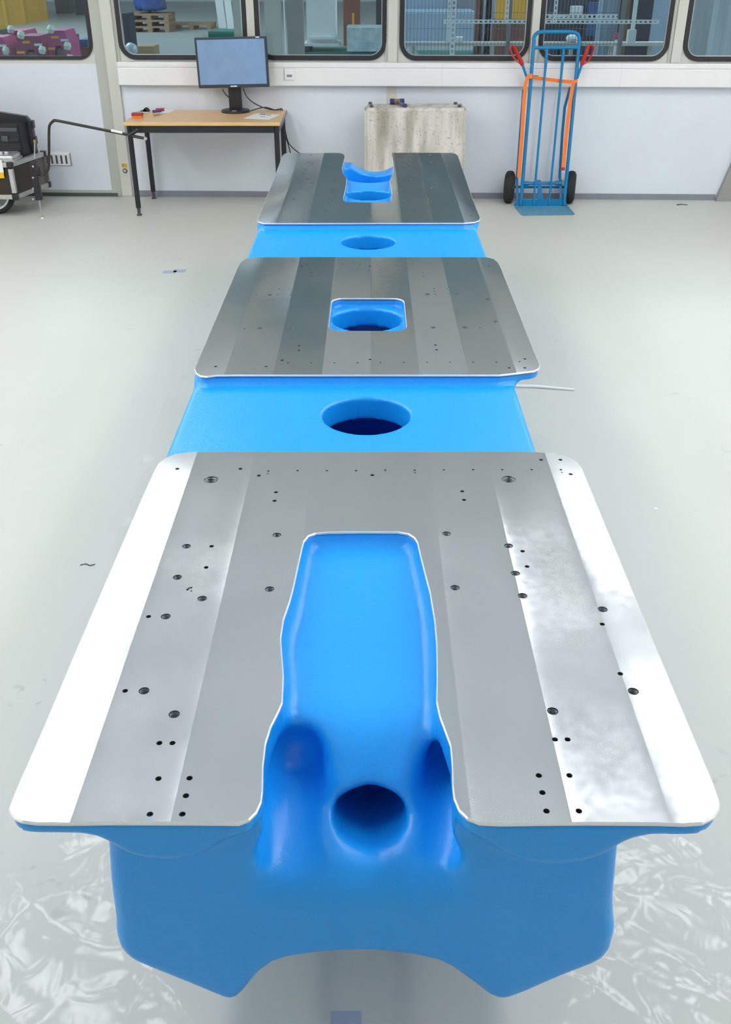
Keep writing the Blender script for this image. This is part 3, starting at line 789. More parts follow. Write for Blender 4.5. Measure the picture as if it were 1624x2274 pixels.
    V = body.astype(np.float32)
    # ---- surface nets
    nx, ny, nz = V.shape
    ins = V < 0
    cnt = np.zeros((nx - 1, ny - 1, nz - 1), np.int8)
    offs = [(a, b, c) for a in (0, 1) for b in (0, 1) for c in (0, 1)]
    for a, b, c in offs: cnt += ins[a:nx - 1 + a, b:ny - 1 + b, c:nz - 1 + c]
    act = np.argwhere((cnt > 0) & (cnt < 8))
    I, J, K = act.T
    vals = {o: V[I + o[0], J + o[1], K + o[2]] for o in offs}
    acc = np.zeros((len(act), 3)); num = np.zeros(len(act))
    for o in offs:
        for ax in range(3):
            if o[ax] == 1: continue
            o2 = list(o); o2[ax] = 1; o2 = tuple(o2)
            va, vb = vals[o], vals[o2]
            cr = (va < 0) != (vb < 0)
            t = np.where(cr, va / np.where(cr, va - vb, 1), 0)
            p = np.array(o, float)[None, :].repeat(len(act), 0); p[:, ax] = t
            acc += p * cr[:, None]; num += cr
    fr = acc / num[:, None]
    def interp(g, idx, f): return g[idx] + (g[np.minimum(idx + 1, len(g) - 1)] - g[idx]) * f
    verts = np.stack([interp(gx, I, fr[:, 0]), interp(gy, J, fr[:, 1]), interp(gz, K, fr[:, 2])], 1)
    vid = -np.ones((nx - 1, ny - 1, nz - 1), np.int64); vid[I, J, K] = np.arange(len(act))
    quads = []
    def emit(e, c4, flip):
        ii = [vid[tuple(c)] for c in c4]
        q = np.stack(ii, 1); ok = (q >= 0).all(1)
        q = q[ok]; fl = flip[ok]
        q[fl] = q[fl][:, ::-1]
        quads.append(q)
    for ax in range(3):
        a = ins.take(range(V.shape[ax] - 1), axis=ax); b = ins.take(range(1, V.shape[ax]), axis=ax)
        e = np.argwhere(a != b)
        o1, o2 = [(1, 2), (2, 0), (0, 1)][ax]
        ok = (e[:, o1] > 0) & (e[:, o2] > 0) & (e[:, o1] < V.shape[o1] - 1) & (e[:, o2] < V.shape[o2] - 1)
        e = e[ok]
        flip = ~a[tuple(e.T)]
        c4 = []
        for d1, d2 in ((-1, -1), (0, -1), (0, 0), (-1, 0)):
            c = e.copy(); c[:, o1] += d1; c[:, o2] += d2; c4.append(tuple(c.T))
        emit(e, c4, flip)
    return verts, np.concatenate(quads)

GB = np.array([0.0, 3.69, 0.0])
girder = empty('machine_girder', GB, 'long blue cast girder with three milled steel mounting plates', 'girder')
bv, bq = body_mesh()
me = bpy.data.meshes.new('girder_body')
bv = bv - GB
me.vertices.add(len(bv)); me.vertices.foreach_set('co', bv.astype(np.float32).ravel())
me.loops.add(bq.size); me.loops.foreach_set('vertex_index', bq.astype(np.int32).ravel())
me.polygons.add(len(bq)); me.polygons.foreach_set('loop_start', np.arange(0, bq.size, 4, dtype=np.int32))
me.update(calc_edges=True); me.validate()
me.shade_smooth()
me.materials.append(M['blue'])
body = bpy.data.objects.new('cast_body', me); COL.objects.link(body); body.parent = girder
body['label'] = 'glossy blue painted hollow casting with round openings'

# tapped holes: (x px, y px, size class)
R_CLASS = {'A': 0.0172, 'B': 0.0092, 'C': 0.0049, 'D': 0.0030, 'E': 0.0021}
near_holes = {'A': [(469, 1065), (1130, 1064)],
 'B': [(615, 1188), (992, 1185), (414, 1213), (1130, 1212), (394, 1282), (449, 1329), (599, 1308), (1011, 1305), (1145, 1273), (1161, 1323), (368, 1369), (1339, 1353), (320, 1534), (387, 1586), (1228, 1579), (1407, 1535)],
 'C': [(470, 1213), (458, 1260), (1161, 1224), (1171, 1258), (330, 1369), (278, 1534), (1338, 1386), (1378, 1496), (354, 1650), (383, 1650), (1233, 1642), (1261, 1642), (352, 1729), (421, 1728), (413, 1767), (333, 1808), (405, 1808),
       (1197, 1722), (1265, 1722), (1205, 1760), (1214, 1801), (1286, 1801), (394, 1041), (534, 1041), (575, 1056), (827, 1055), (1202, 1021), (1245, 1021), (1268, 1053), (613, 1093), (610, 1112), (1027, 1091), (1031, 1110)],
 'D': [(596, 1046), (661, 1045), (726, 1045), (791, 1045), (856, 1044), (921, 1044), (986, 1043.5), (1051, 1043), (1116, 1043), (1181, 1043), (1246, 1043)],
 'E': [(595, 1052), (922, 1050), (1248, 1049)]}
z5 = lambda L: [(540 + a / 2.8, 320 + b / 2.8) for a, b in L]
mid_holes = {'B': z5([(165, 938), (345, 938), (1146, 934), (1326, 934), (104, 1145), (302, 1144), (1181, 1141), (1379, 1140), (1571, 1104), (1522, 965)]),
 'C': z5([(367, 757), (788, 757), (1529, 756), (349, 1253), (347, 1282), (1196, 1249), (1203, 1279), (243, 1343), (790, 1339)]) + [(591, 814), (479, 814), (1166, 797), (1131, 817), (1166, 817)],
 'D': z5([(82, 935), (224, 902), (215, 937), (303, 902), (300, 918), (296, 937), (1188, 899), (1190, 915), (1195, 934), (1268, 898), (1275, 933), (1411, 930), (430, 800), (427, 821), (1120, 800), (1122, 821), (780, 786), (80, 723), (313, 722), (1424, 707), (1494, 708),
          (400, 747), (508, 747), (618, 747), (727, 746), (836, 746), (946, 745), (1055, 745), (1165, 744), (1274, 744), (1384, 744), (1494, 744), (10, 1148), (1473, 1142),
          (280, 1360), (424, 1360), (568, 1360), (712, 1359), (855, 1358), (999, 1357), (1144, 1357), (1287, 1356), (1431, 1356), (1575, 1356)]) + [(1154, 803)]}
far_holes = {'A': z5([(352, 277), (1180, 273)]),
 'B': z5([(421, 69), (527, 69), (405, 113), (515, 113), (430, 123), (540, 123), (387, 154), (375, 184), (397, 217), (515, 217), (577, 231), (429, 242), (566, 280), (556, 297), (330, 310), (317, 340), (545, 352),
          (1163, 69), (1275, 77), (1060, 113), (1170, 113), (1035, 123), (1283, 102), (1265, 135), (1045, 216), (1163, 216), (1285, 204), (980, 231), (1197, 243), (985, 280), (990, 297), (1150, 308), (1153, 340), (993, 352)]),
 'C': z5([(441, 449), (795, 449), (1418, 447), (350, 116), (420, 268), (392, 282), (1203, 262), (1147, 123)]),
 'D': z5([(378, 122), (340, 217), (463, 240), (454, 266), (385, 330), (510, 407), (510, 419), (1063, 407), (1063, 418), (1175, 312), (558, 457), (651, 457), (744, 457), (837, 457), (930, 457), (1022, 457), (1114, 457), (1206, 457), (1300, 457), (170, 479), (377, 480), (1359, 481)])}

def hole_mesh(cls):
    r = R_CLASS[cls]
    me = MB(); n = 20 if cls == 'A' else 14 if cls == 'B' else 10
    prof = []
    depth = min(0.042, r * 4.2)
    if cls in 'AB':
        ptch = 0.0042 if cls == 'A' else 0.0027
        prof = [(r * 1.03, 0.0), (r * 0.965, -0.0016)]
        z = -0.0016
        while z > -depth:
            prof += [(r * 0.99, z - ptch * 0.5), (r * 0.86, z - ptch)]; z -= ptch
        prof += [(r * 0.86, -depth)]
    else:
        prof = [(r * 1.05, 0.0), (r * 0.96, -0.0008), (r * 0.95, -depth)]
    me.lathe(prof, (0, 0, 0), n=n, close=False)
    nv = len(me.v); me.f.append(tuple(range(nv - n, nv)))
    ms = bpy.data.meshes.new('threaded_hole')
    ms.from_pydata(me.v, [], me.f)
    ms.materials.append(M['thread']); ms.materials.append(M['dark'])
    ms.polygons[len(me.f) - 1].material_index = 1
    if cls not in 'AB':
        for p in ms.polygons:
            if abs(p.center.z) > depth * 0.35 or cls in 'DE': p.material_index = 1  # deep walls and whole small bores coloured dark as shade
    ms.shade_smooth() if cls not in 'AB' else None
    ms.update()
    return ms
HM = {c: hole_mesh(c) for c in R_CLASS}

def make_plate(poly, holes, inner, label, steel, dense=0.03):
    verts = []; edges = []; hl = []
    def loop(pts):
        b = len(verts); verts.extend(Vector(p) for p in pts); edges.extend((b + i, b + (i + 1) % len(pts)) for i in range(len(pts)))
    out = densify(poly, dense); loop(out)
    if inner: loop(inner)
    cnt = []
    for cls, L in holes.items():
        for q in L:
            x, y = onz(q[0], q[1], PZ)[:2]; r = R_CLASS[cls]
            n = 20 if cls == 'A' else 14 if cls == 'B' else 10
            loop([(x + r * 1.03 * math.cos(2 * math.pi * k / n), y + r * 1.03 * math.sin(2 * math.pi * k / n)) for k in range(n)])
            cnt.append((x, y, r * 1.03, cls))
    v, e, f, *_ = delaunay_2d_cdt(verts, edges, [], 0, 1e-6)
    V = np.array([tuple(p) for p in v]); Fc = np.array([V[list(t)].mean(0) for t in f])
    keep = poly_sdf(out, Fc[:, 0], Fc[:, 1]) < 0
    if inner: keep &= poly_sdf(inner, Fc[:, 0], Fc[:, 1]) > 0
    for x, y, r, c in cnt: keep &= (Fc[:, 0] - x) ** 2 + (Fc[:, 1] - y) ** 2 > (r * 0.94) ** 2
    bm = bmesh.new()
    bvs = [bm.verts.new((p[0] - GB[0], p[1] - GB[1], PZ - GB[2])) for p in V]
    for t, kp in zip(f, keep):
        if kp:
            fc = bm.faces.new([bvs[i] for i in t])
            if fc.normal.z == 0: fc.normal_update()
            if fc.normal.z < 0: fc.normal_flip()
    bmesh.ops.delete(bm, geom=[x for x in bm.verts if not x.link_faces], context='VERTS')
    # rim with a fine chamfer
    rims = [out] + ([inner] if inner else [])
    for kk, rm in enumerate(rims):
        n = len(rm); A = np.array(rm)
        tang = np.roll(A, -1, 0) - np.roll(A, 1, 0); tang /= np.linalg.norm(tang, axis=1)[:, None]
        area = 0.5 * np.sum(A[:, 0] * np.roll(A[:, 1], -1) - np.roll(A[:, 0], -1) * A[:, 1])
        nrm = np.stack([tang[:, 1], -tang[:, 0]], 1) * (1 if area > 0 else -1) * (1 if kk == 0 else -1)
        B = A + nrm * 0.0022
        r0 = [bm.verts.new((p[0] - GB[0], p[1] - GB[1], PZ)) for p in A]
        r1 = [bm.verts.new((p[0] - GB[0], p[1] - GB[1], PZ - 0.0022)) for p in B]
        r2 = [bm.verts.new((p[0] - GB[0], p[1] - GB[1], PZ - 0.0055)) for p in B]
        for i in range(n):
            j = (i + 1) % n
            for a, b in ((r0, r1), (r1, r2)):
                q = bm.faces.new((a[i], a[j], b[j], b[i])); q.material_index = 1
    me = bpy.data.meshes.new('milled_plate')
    bm.normal_update()
    bm.to_mesh(me); bm.free()
    me.materials.append(M[steel]); me.materials.append(M['rim'])
    o = bpy.data.objects.new('milled_plate', me); COL.objects.link(o); o.parent = girder; o['label'] = label
    for x, y, r, c in cnt:
        h = bpy.data.objects.new('threaded_hole', HM[c]); COL.objects.link(h); h.parent = o
        h.location = (x - GB[0], y - GB[1], PZ - GB[2])
    return o
make_plate(near_poly, near_holes, None, 'bright milled steel plate with a deep blue U slot', 'steel')
make_plate(mid_poly, mid_holes, mid_pocket, 'grey milled steel plate with a square pocket', 'steel_mid')
make_plate(far_poly, far_holes, None, 'grey milled steel plate with a blue notch at its far end', 'steel_far')

# low supports under the feet of the girder
for x_, y_, lb in ((-0.24, 1.62, 'left foot near the big slotted plate'), (0.235, 1.62, 'right foot near the big slotted plate'),
                   (-0.24, 5.7, 'left foot at the far end'), (0.235, 5.7, 'right foot at the far end')):
    MB().box((x_, y_, 0.1112), (0.12, 0.20, 0.222), bev=0.006).build('support_block', 'wood', label='timber support block under the girder, ' + lb, cat='support', group='girder support blocks')

# ================================================================== PLASTIC FILM AND FLOOR MARKS
def vnoise(x, y, seed, scale):
    rs = np.random.RandomState(seed); G = rs.rand(64, 64)
    u = (x * scale) % 63; v = (y * scale) % 63
    i = u.astype(int); j = v.astype(int); a = u - i; b = v - j
    a = a * a * (3 - 2 * a); b = b * b * (3 - 2 * b)
    return (G[i, j] * (1 - a) + G[i + 1, j] * a) * (1 - b) + (G[i, j + 1] * (1 - a) + G[i + 1, j + 1] * a) * b

def film(name, poly, label, seed, amp=0.012, step=0.012, fold=None):
    xs = [p[0] for p in poly]; ysx = [p[1] for p in poly]
    gx = np.arange(min(xs), max(xs), step); gy = np.arange(min(ysx), max(ysx), step)
    X, Y = np.meshgrid(gx, gy, indexing='ij')
    d = poly_sdf(poly, X, Y)
    wx = X + 0.08 * vnoise(X, Y, seed + 5, 3.0); wy = Y + 0.08 * vnoise(X + 9, Y + 3, seed + 6, 3.0)
    h = np.zeros_like(X)
    for k, (sc, am) in enumerate(((5.0, 1.0), (11.0, 0.5), (23.0, 0.22))):
        ang = 0.5 + 0.7 * k
        a = wx * math.cos(ang) + wy * math.sin(ang) + 7; b = (-wx * math.sin(ang) + wy * math.cos(ang)) * 0.35 + 11
        n = vnoise(a, b, seed + k, sc)
        h += am * (1 - np.abs(2 * n - 1)) ** 4
    edge = np.clip(-d / 0.06, 0, 1)
    Z = 0.0015 + amp * h * edge
    idx = -np.ones(X.shape, int); ins = d < 0; idx[ins] = np.arange(ins.sum())
    vs = np.stack([X[ins], Y[ins], Z[ins]], 1)
    fs = []
    for i in range(len(gx) - 1):
        for j in range(len(gy) - 1):
            q = (idx[i, j], idx[i + 1, j], idx[i + 1, j + 1], idx[i, j + 1])
            if min(q) >= 0: fs.append(q)
    m = MB(); m.v = [tuple(p) for p in vs]; m.f = fs
    o = m.build(name, 'film', smooth=True, sharp=180, label=label, cat='plastic film')
    return o
film('plastic_film', [(-0.82, 0.72), (-0.60, 0.70), (0.2, 0.72), (0.70, 0.70), (0.92, 0.9), (0.90, 1.45), (0.80, 1.68), (0.70, 1.98), (0.3, 2.1), (-0.4, 2.1), (-0.72, 1.95), (-0.775, 1.62), (-0.76, 1.52), (-0.85, 1.50)],
     'crinkled clear plastic film under the near end of the blue girder', 3, 0.011, 0.010)
film('plastic_film', [(-0.97, 4.43), (0.3, 4.41), (1.0, 4.36), (1.06, 4.9), (1.11, 5.46), (0.9, 5.56), (-0.7, 5.6), (-0.90, 4.95)],
     'clear plastic film with a folded front edge under the middle plate', 21, 0.004, 0.02)
film('plastic_film', [(-0.98, 4.26), (-0.99, 3.9), (-0.93, 3.4), (-0.95, 2.95), (-0.8, 2.6), (0.55, 2.6), (0.62, 3.2), (0.80, 3.72), (0.80, 3.83), (0.70, 3.9), (0.72, 4.24), (0.2, 4.3)],
     'clear plastic film lying under the first blue waist of the girder', 33, 0.006, 0.02)
# rolled front fold of the middle film
fold = MB().tube([onz(1120, 857, 0.006), onz(1190, 858, 0.007), onz(1276, 865.5, 0.005)], [0.008, 0.008, 0.006], 8)
fold.build('film_fold', 'white_plastic', smooth=True, label='thin white rolled edge of film on the floor right of the girder', cat='film roll')
MB().span((-0.075, 1.125, 0.0004), (-0.015, 1.170, 0.0014)).build('floor_tape', 'tape', label='small blue-grey tape square on the floor under the girder arch', cat='tape')
def scuff(pts, w, label):
    mbs = MB()
    mbs.ribbon([onz(a, b, 0.0012) for a, b in pts], (0, 1, 0.0), w, 0.0008)
    mbs.build('floor_scuff', 'mark', label=label, cat='scuff mark')
scuff([(178, 1255), (190, 1252), (200, 1256), (211, 1253)], 0.006, 'thin dark scuff on the floor left of the slotted plate')
scuff([(1503, 455), (1515, 453.5), (1527, 455)], 0.035, 'dark round stain on the floor right of the hand truck')
scuff([(1556, 441.5), (1575, 440.5), (1583, 442)], 0.02, 'black scuff against the grey skirting at the far right')
t_ = empty('floor_tape', onz(387, 603, 0), 'two grey tape patches on the floor left of the middle plate', 'tape')
for a, b in (((364, 601), (390, 607)), ((388, 598.5), (411, 605))):
    p = onz(*a, 0); q = onz(*b, 0)
    MB().span((p[0], q[1], 0.0004), (q[0], p[1], 0.0012)).build('tape_piece', 'skirting' if False else 'tape', t_)
pp = onz(1457, 1130, 0); MB().box((pp[0], pp[1], 0.001), (0.014, 0.012, 0.0015)).build('paper_scrap', 'paper', label='tiny white paper scrap on the floor right of the girder', cat='paper')

# ================================================================== TABLE
TZ = 0.71
tl = onz(275, 271, TZ); tr_ = onz(621, 272, TZ)
tx0, tx1 = tl[0], tr_[0] + 0.004; ty0 = 7.90; ty1 = 8.575
tb = empty('work_table', ((tx0 + tx1) / 2, (ty0 + ty1) / 2, 0), 'beech topped work table with black steel legs against the wall', 'table')
MB().span((tx0, ty0, TZ - 0.026), (tx1, ty1, TZ), bev=0.003).build('table_top', 'beech', tb)
MB().span((tx1, ty0 + 0.01, TZ - 0.025), (tx1 + 0.003, ty1 - 0.01, TZ - 0.002)).build('edge_band', 'skirting', tb)
for (ya, yb) in ((ty0 + 0.012, ty0 + 0.037), (ty1 - 0.045, ty1 - 0.02)):
    MB().span((tx0 + 0.05, ya, TZ - 0.078), (tx1 - 0.05, yb, TZ - 0.026)).build('apron_rail', 'black_paint', tb)
for (xa, xb) in ((tx0 + 0.012, tx0 + 0.037), (tx1 - 0.037, tx1 - 0.012)):
    MB().span((xa, ty0 + 0.05, TZ - 0.078), (xb, ty1 - 0.05, TZ - 0.026)).build('apron_rail', 'black_paint', tb)
for lx in (tx0 + 0.033, tx1 - 0.033):
    for ly in (ty0 + 0.033, ty1 - 0.035):
        lg = MB().tube([(lx, ly, TZ - 0.026), (lx, ly, 0.06)], 0.0205, 16).build('table_leg', 'black_paint', tb, smooth=True)
        MB().lathe([(0.0, 0.0), (0.021, 0.0), (0.021, 0.010), (0.011, 0.018), (0.014, 0.028), (0.014, 0.065), (0.0, 0.066)], (lx, ly, 0.0), n=14, close=False).build('levelling_foot', 'dark_grey', lg, smooth=True)

def sheet(name, corners, z, mat_, label, cat, thick=0.001):
    return MB().prism([np.append(onz(a, b, z)[:2], z) for a, b in corners], (0, 0, thick)).build(name, mat_, label=label, cat=cat)
sheet('paper_sheet', [(541, 263), (571, 251.5), (622, 255), (597, 266)], TZ + 0.0005, 'paper', 'printed white paper sheet on the table right of the monitor', 'paper')
pr = bpy.data.objects['paper_sheet']
blot = MB()
for a, b, w_, h_ in ((583, 253.8, 16, 2.2), (596, 255.2, 14, 1.6), (584, 259, 12, 1.2)):
    blot.prism([np.append(onz(a + dx * w_ / 2, b + dy * h_ / 2, TZ + 0.0018)[:2], TZ + 0.0018) for dx, dy in ((-1, 0.6), (-0.3, -1), (1, -0.4), (0.8, 1), (0, 0.7))], (0, 0, 0.0003))
o = blot.build('printed_image', 'ink', pr)
sheet('paper_sheet', [(295, 250), (310, 245.0), (334, 245.5), (330, 251)], TZ + 0.0005, 'mint', 'pale green paper on the table behind the red felt eraser', 'paper')
sheet('paper_sheet', [(340, 251.5), (352, 244.0), (391, 243.0), (376, 250.5)], TZ + 0.0005, 'paper', 'white paper lying under the red and purple pens on the table', 'paper')
def desk_box(p0, p1, h, mat_, name, label, cat, rotd=0.0, part=None):
    a = onz(*p0, TZ); b = onz(*p1, TZ)
    c = (a + b) / 2
    L = np.linalg.norm(b - a); d = (b - a) / L
    ax = [np.array([d[0], d[1], 0]), np.array([-d[1], d[0], 0]), np.array([0, 0, 1.0])]
    return MB().box((c[0], c[1], TZ + 0.0022 + h / 2), (L, 0.045, h), ax, bev=0.004).build(name, mat_, label=label, cat=cat)
er = empty('board_eraser', onz(306, 262, TZ) * np.array([1, 1, 0]) + np.array([0, 0, TZ]), 'red board eraser lying near the front left corner of the table', 'eraser')
p = onz(306, 261.5, TZ)
MB().box((p[0], p[1], TZ + 0.009), (0.080, 0.045, 0.016), bev=0.003).build('felt_pad', 'orange', er)
MB().box((p[0], p[1], TZ + 0.027), (0.086, 0.050, 0.020), bev=0.004).build('eraser_grip', 'red_dull', er)
def pen(a, b, r, m1, m2, label, name='marker_pen', z=TZ + 0.003):
    A = onz(*a, z + r); B = onz(*b, z + r)
    t = empty(name, np.array([A[0], A[1], z]), label, 'pen')
    d = B - A
    MB().tube([A, A + d * 0.68], r, 10).build('barrel', m1, t, smooth=True)
    MB().tube([A + d * 0.68, B], r * 1.12, 10).build('cap', m2, t, smooth=True)
pen((339.5, 247.5), (358, 245.8), 0.010, 'purple', 'purple', 'purple marker pen on the white paper on the table')
pen((346, 243.5), (365, 243.0), 0.011, 'red_dull', 'red', 'red marker pen behind the purple one on the table')
pen((342, 256.5), (361, 252.5), 0.005, 'card', 'silver', 'thin tan pencil in front of the white paper on the table', 'pencil')
tp = empty('tape_dispenser', np.append(onz(323, 248, TZ)[:2], TZ), 'small dark green tape dispenser on the pale green paper', 'dispenser')
p = onz(322, 248.5, TZ)
ang = np.linspace(0, math.pi, 10)
MB().prism([(p[0] + 0.012 + 0.026 * math.cos(a), p[1], TZ + 0.003 + 0.030 * math.sin(a)) for a in ang], (0, 0.025, 0)).build('reel_cover', 'black_plastic', tp)
MB().prism([(p[0] - 0.045, p[1], TZ + 0.003), (p[0] + 0.02, p[1], TZ + 0.003), (p[0] - 0.0, p[1], TZ + 0.022)], (0, 0.022, 0)).build('cutter_nose', 'green_dark', tp)

# monitor
MY = 8.44
c_tl, c_tr, c_br, c_bl = aty(430, 84, MY - 0.02), aty(594, 80, MY - 0.02), aty(597, 192, MY - 0.02), aty(441, 197, MY - 0.02)
ctr = (c_tl + c_tr + c_br + c_bl) / 4
ux = (c_tr - c_tl + c_br - c_bl); mw = np.linalg.norm(ux) / 2; ux /= np.linalg.norm(ux)
mh = (c_tl[2] + c_tr[2] - c_bl[2] - c_br[2]) / 2
tilt = 0.04; yawm = 0.06
ux = np.array([math.cos(yawm) * ux[0], -math.sin(yawm), ux[2]]); ux /= np.linalg.norm(ux)
uz = np.array([0, tilt, 1.0]); uz -= ux * (uz @ ux); uz /= np.linalg.norm(uz)
uy = np.cross(uz, ux)
MAX = [ux, uy, uz]
mon = empty('computer_monitor', (ctr[0], MY + 0.02, TZ), 'black framed computer monitor standing on the beech table', 'monitor')
mh = mh * 1.0
cc = ctr
MB().box(cc + uy * 0.012, (mw, 0.030, mh), MAX, bev=0.005).build('monitor_case', 'bezel', mon)
MB().box(cc + uy * 0.04, (mw * 0.6, 0.04, mh * 0.6), MAX, bev=0.012).build('rear_housing', 'black_plastic', mon)
MB().box(cc - uy * 0.0035 + uz * 0.004, (mw - 0.036, 0.002, mh - 0.042), MAX).build('screen', 'screen', mon)
MB().box(cc - uy * 0.0045 - uz * (mh / 2 - 0.011), (0.052, 0.002, 0.010), MAX).build('brand_plate', 'silver', mon)
MB().box(cc - uy * 0.0045 + uz * (mh / 2 - 0.006) + ux * (mw / 2 - 0.07), (0.030, 0.002, 0.010), MAX).build('corner_sticker', 'silver', mon)
nb = aty(523, 247, MY)
sx = aty(522, 220, MY + 0.02)[0]
MB().box((sx, MY + 0.045, TZ + 0.135), (0.105, 0.035, 0.235), bev=0.008).build('stand_neck', 'black_plastic', mon)
pb = onz(523, 244.5, TZ)
MB().lathe([(0.0, 0.0), (0.118, 0.0), (0.120, 0.006), (0.112, 0.018), (0.05, 0.022), (0.0, 0.022)], (sx, MY + 0.02, TZ), n=40, close=False).build('stand_base', 'black_plastic', mon, smooth=True)
MB().box((sx, MY - 0.075, TZ + 0.021), (0.036, 0.012, 0.003)).build('base_label', 'silver', mon)
cables = [([(540, 196), (548, 214), (563, 228), (583, 238), (600, 243), (617, 250), (628, 260), (633, 285), (640, 315), (652, 330), (668, 342)], 'black power cable sagging from the monitor over the table edge'),
          ([(494, 198), (500, 208), (508, 216), (516, 222)], 'short black cable loop behind the monitor stand'),
          ([(557, 246), (575, 240.5), (592, 238.5), (610, 244), (624, 254), (631, 270), (634, 300), (640, 320), (646, 342)], 'black video cable from the monitor base over the table edge')]
for pts, lab in cables:
    path = []
    for i, (a, b) in enumerate(pts):
        yy = 8.47 if a < 600 else 8.53
        q = aty(a, b, yy)
        if tx0 < q[0] < tx1 + 0.002: q[2] = max(q[2], TZ + 0.006)
        if a > 630: q = aty(a, b, 8.545)
        path.append(q)
    MB().tube(smooth_path(path, 5), 0.0045, 8).build('cable', 'black_plastic', smooth=True, label=lab, cat='cable')

# ================================================================== CONCRETE BLOCK AND HAMMER
cb_l, cb_r = aty(810, 243, 8.20), aty(1037, 240, 8.20)
CZ = 0.775
cx0, cx1 = cb_l[0] + 0.0, cb_r[0]
blk = empty('concrete_block', ((cx0 + cx1) / 2, 8.32, 0), 'stained upright concrete block standing against the wall', 'block')
bm = bmesh.new(); bmesh.ops.create_cube(bm, size=1.0)
bmesh.ops.scale(bm, vec=(cx1 - cx0, 0.30, CZ), verts=bm.verts)
bmesh.ops.bevel(bm, geom=bm.edges[:], offset=0.022, segments=3, affect='EDGES')
bmesh.ops.subdivide_edges(bm, edges=[e for e in bm.edges if e.calc_length() > 0.2], cuts=14, use_grid_fill=True)
for v in bm.verts:
    n_ = math.sin(v.co.x * 37 + v.co.z * 23) * math.sin(v.co.z * 41 + 2) * 0.0014
    v.co.y += n_; v.co.x += n_
me = bpy.data.meshes.new('block_body'); bm.to_mesh(me); bm.free(); me.materials.append(M['concrete'])
o = bpy.data.objects.new('block_body', me); COL.objects.link(o); o.parent = blk; o.location = (0, 0, CZ / 2)
for a, y_ in ((0.055, 8.24), (0.045, 8.40), (-0.055, 8.24), (-0.075, 8.40)):
    xx = cx0 + a if a > 0 else cx1 + a
    MB().lathe([(0.0, 0.018), (0.016, 0.018), (0.016, -0.004), (0.0, -0.004)], (xx, y_, CZ), n=6, close=False).build('threaded_insert', 'threshold', blk)
MB().box((cx0 + 0.165, 8.30, CZ + 0.003), (0.03, 0.03, 0.008), bev=0.003).build('insert_stub', 'zinc', blk)
hm = empty('hammer', (cx0 + 0.25, 8.36, CZ), 'blue headed mallet lying on top of the concrete block', 'hammer')
hc = np.array([cx0 + 0.262, 8.385, CZ + 0.024])
MB().tube([hc + np.array([-0.058, 0, 0]), hc + np.array([-0.022, 0, 0])], 0.022, 16).build('mallet_face', 'hammer_blue', hm, smooth=True)
MB().tube([hc + np.array([0.022, 0, 0]), hc + np.array([0.058, 0, 0])], 0.022, 16).build('mallet_face', 'hammer_blue', hm, smooth=True)
MB().tube([hc + np.array([-0.022, 0, 0]), hc + np.array([0.022, 0, 0])], 0.0205, 16).build('mallet_head', 'hammer_tan', hm, smooth=True)
MB().tube([hc + np.array([0.004, -0.02, 0]), hc + np.array([0.030, -0.09, -0.006]), hc + np.array([0.055, -0.16, -0.008])], [0.009, 0.012, 0.015], 12).build('handle', 'hammer_grey', hm, smooth=True)
MB().tube([hc + np.array([0.055, -0.16, -0.008]), hc + np.array([0.063, -0.183, -0.008])], [0.0155, 0.0145], 12).build('handle_end', 'hammer_blue', hm, smooth=True)

# ================================================================== HAND TRUCK
HB = np.array([1.45, 8.25, 0.0])
ht = empty('hand_truck', HB, 'blue tubular hand truck with red grips leaning on the wall', 'hand truck')
YBOT, YTOP = 8.27, 8.44
def rail_y(z): return YBOT + (YTOP - YBOT) * z / 1.3
def ht_pt(a, b):
    """point of the leaning frame plane seen at that place"""
    yy = YBOT
    for _ in range(8):
        q = aty(a, b, yy); yy = rail_y(q[2])
    return q
lb_, rb_ = ht_pt(1157, 455), ht_pt(1253, 455)
lt, rt_ = ht_pt(1186, 95), ht_pt(1287, 95)
topz = ht_pt(1236, 72)
def lerp(a, b, t): return a + (b - a) * t
frame_path = [lb_, lerp(lb_, lt, 0.5), lt]
arc = []
tl_, tr2 = ht_pt(1186, 84), ht_pt(1287, 84)
frame_path += [tl_, ht_pt(1188.5, 78), ht_pt(1194, 73), ht_pt(1204, 70.5), ht_pt(1236, 70.3), ht_pt(1269, 70.5), ht_pt(1279, 73), ht_pt(1285, 78), tr2, rt_, lerp(rb_, rt_, 0.5), rb_]
MB().tube(frame_path, 0.0145, 12).build('outer_frame', 'truck_blue', ht, smooth=True)
MB().tube([ht_pt(1186, 106), ht_pt(1284, 105)], 0.0135, 12).build('crossbar', 'truck_blue', ht, smooth=True)
for (a0, b0, a1, b1) in ((1215.5, 108, 1185, 455), (1252.5, 108, 1219.5, 455)):
    A, B = ht_pt(a0, b0), ht_pt(a1, b1)
    MB().tube([A, lerp(A, B, 0.05), lerp(A, B, 0.15), B], [0.0125, 0.0125, 0.010, 0.0095], 10).build('inner_rail', 'truck_blue', ht, smooth=True)
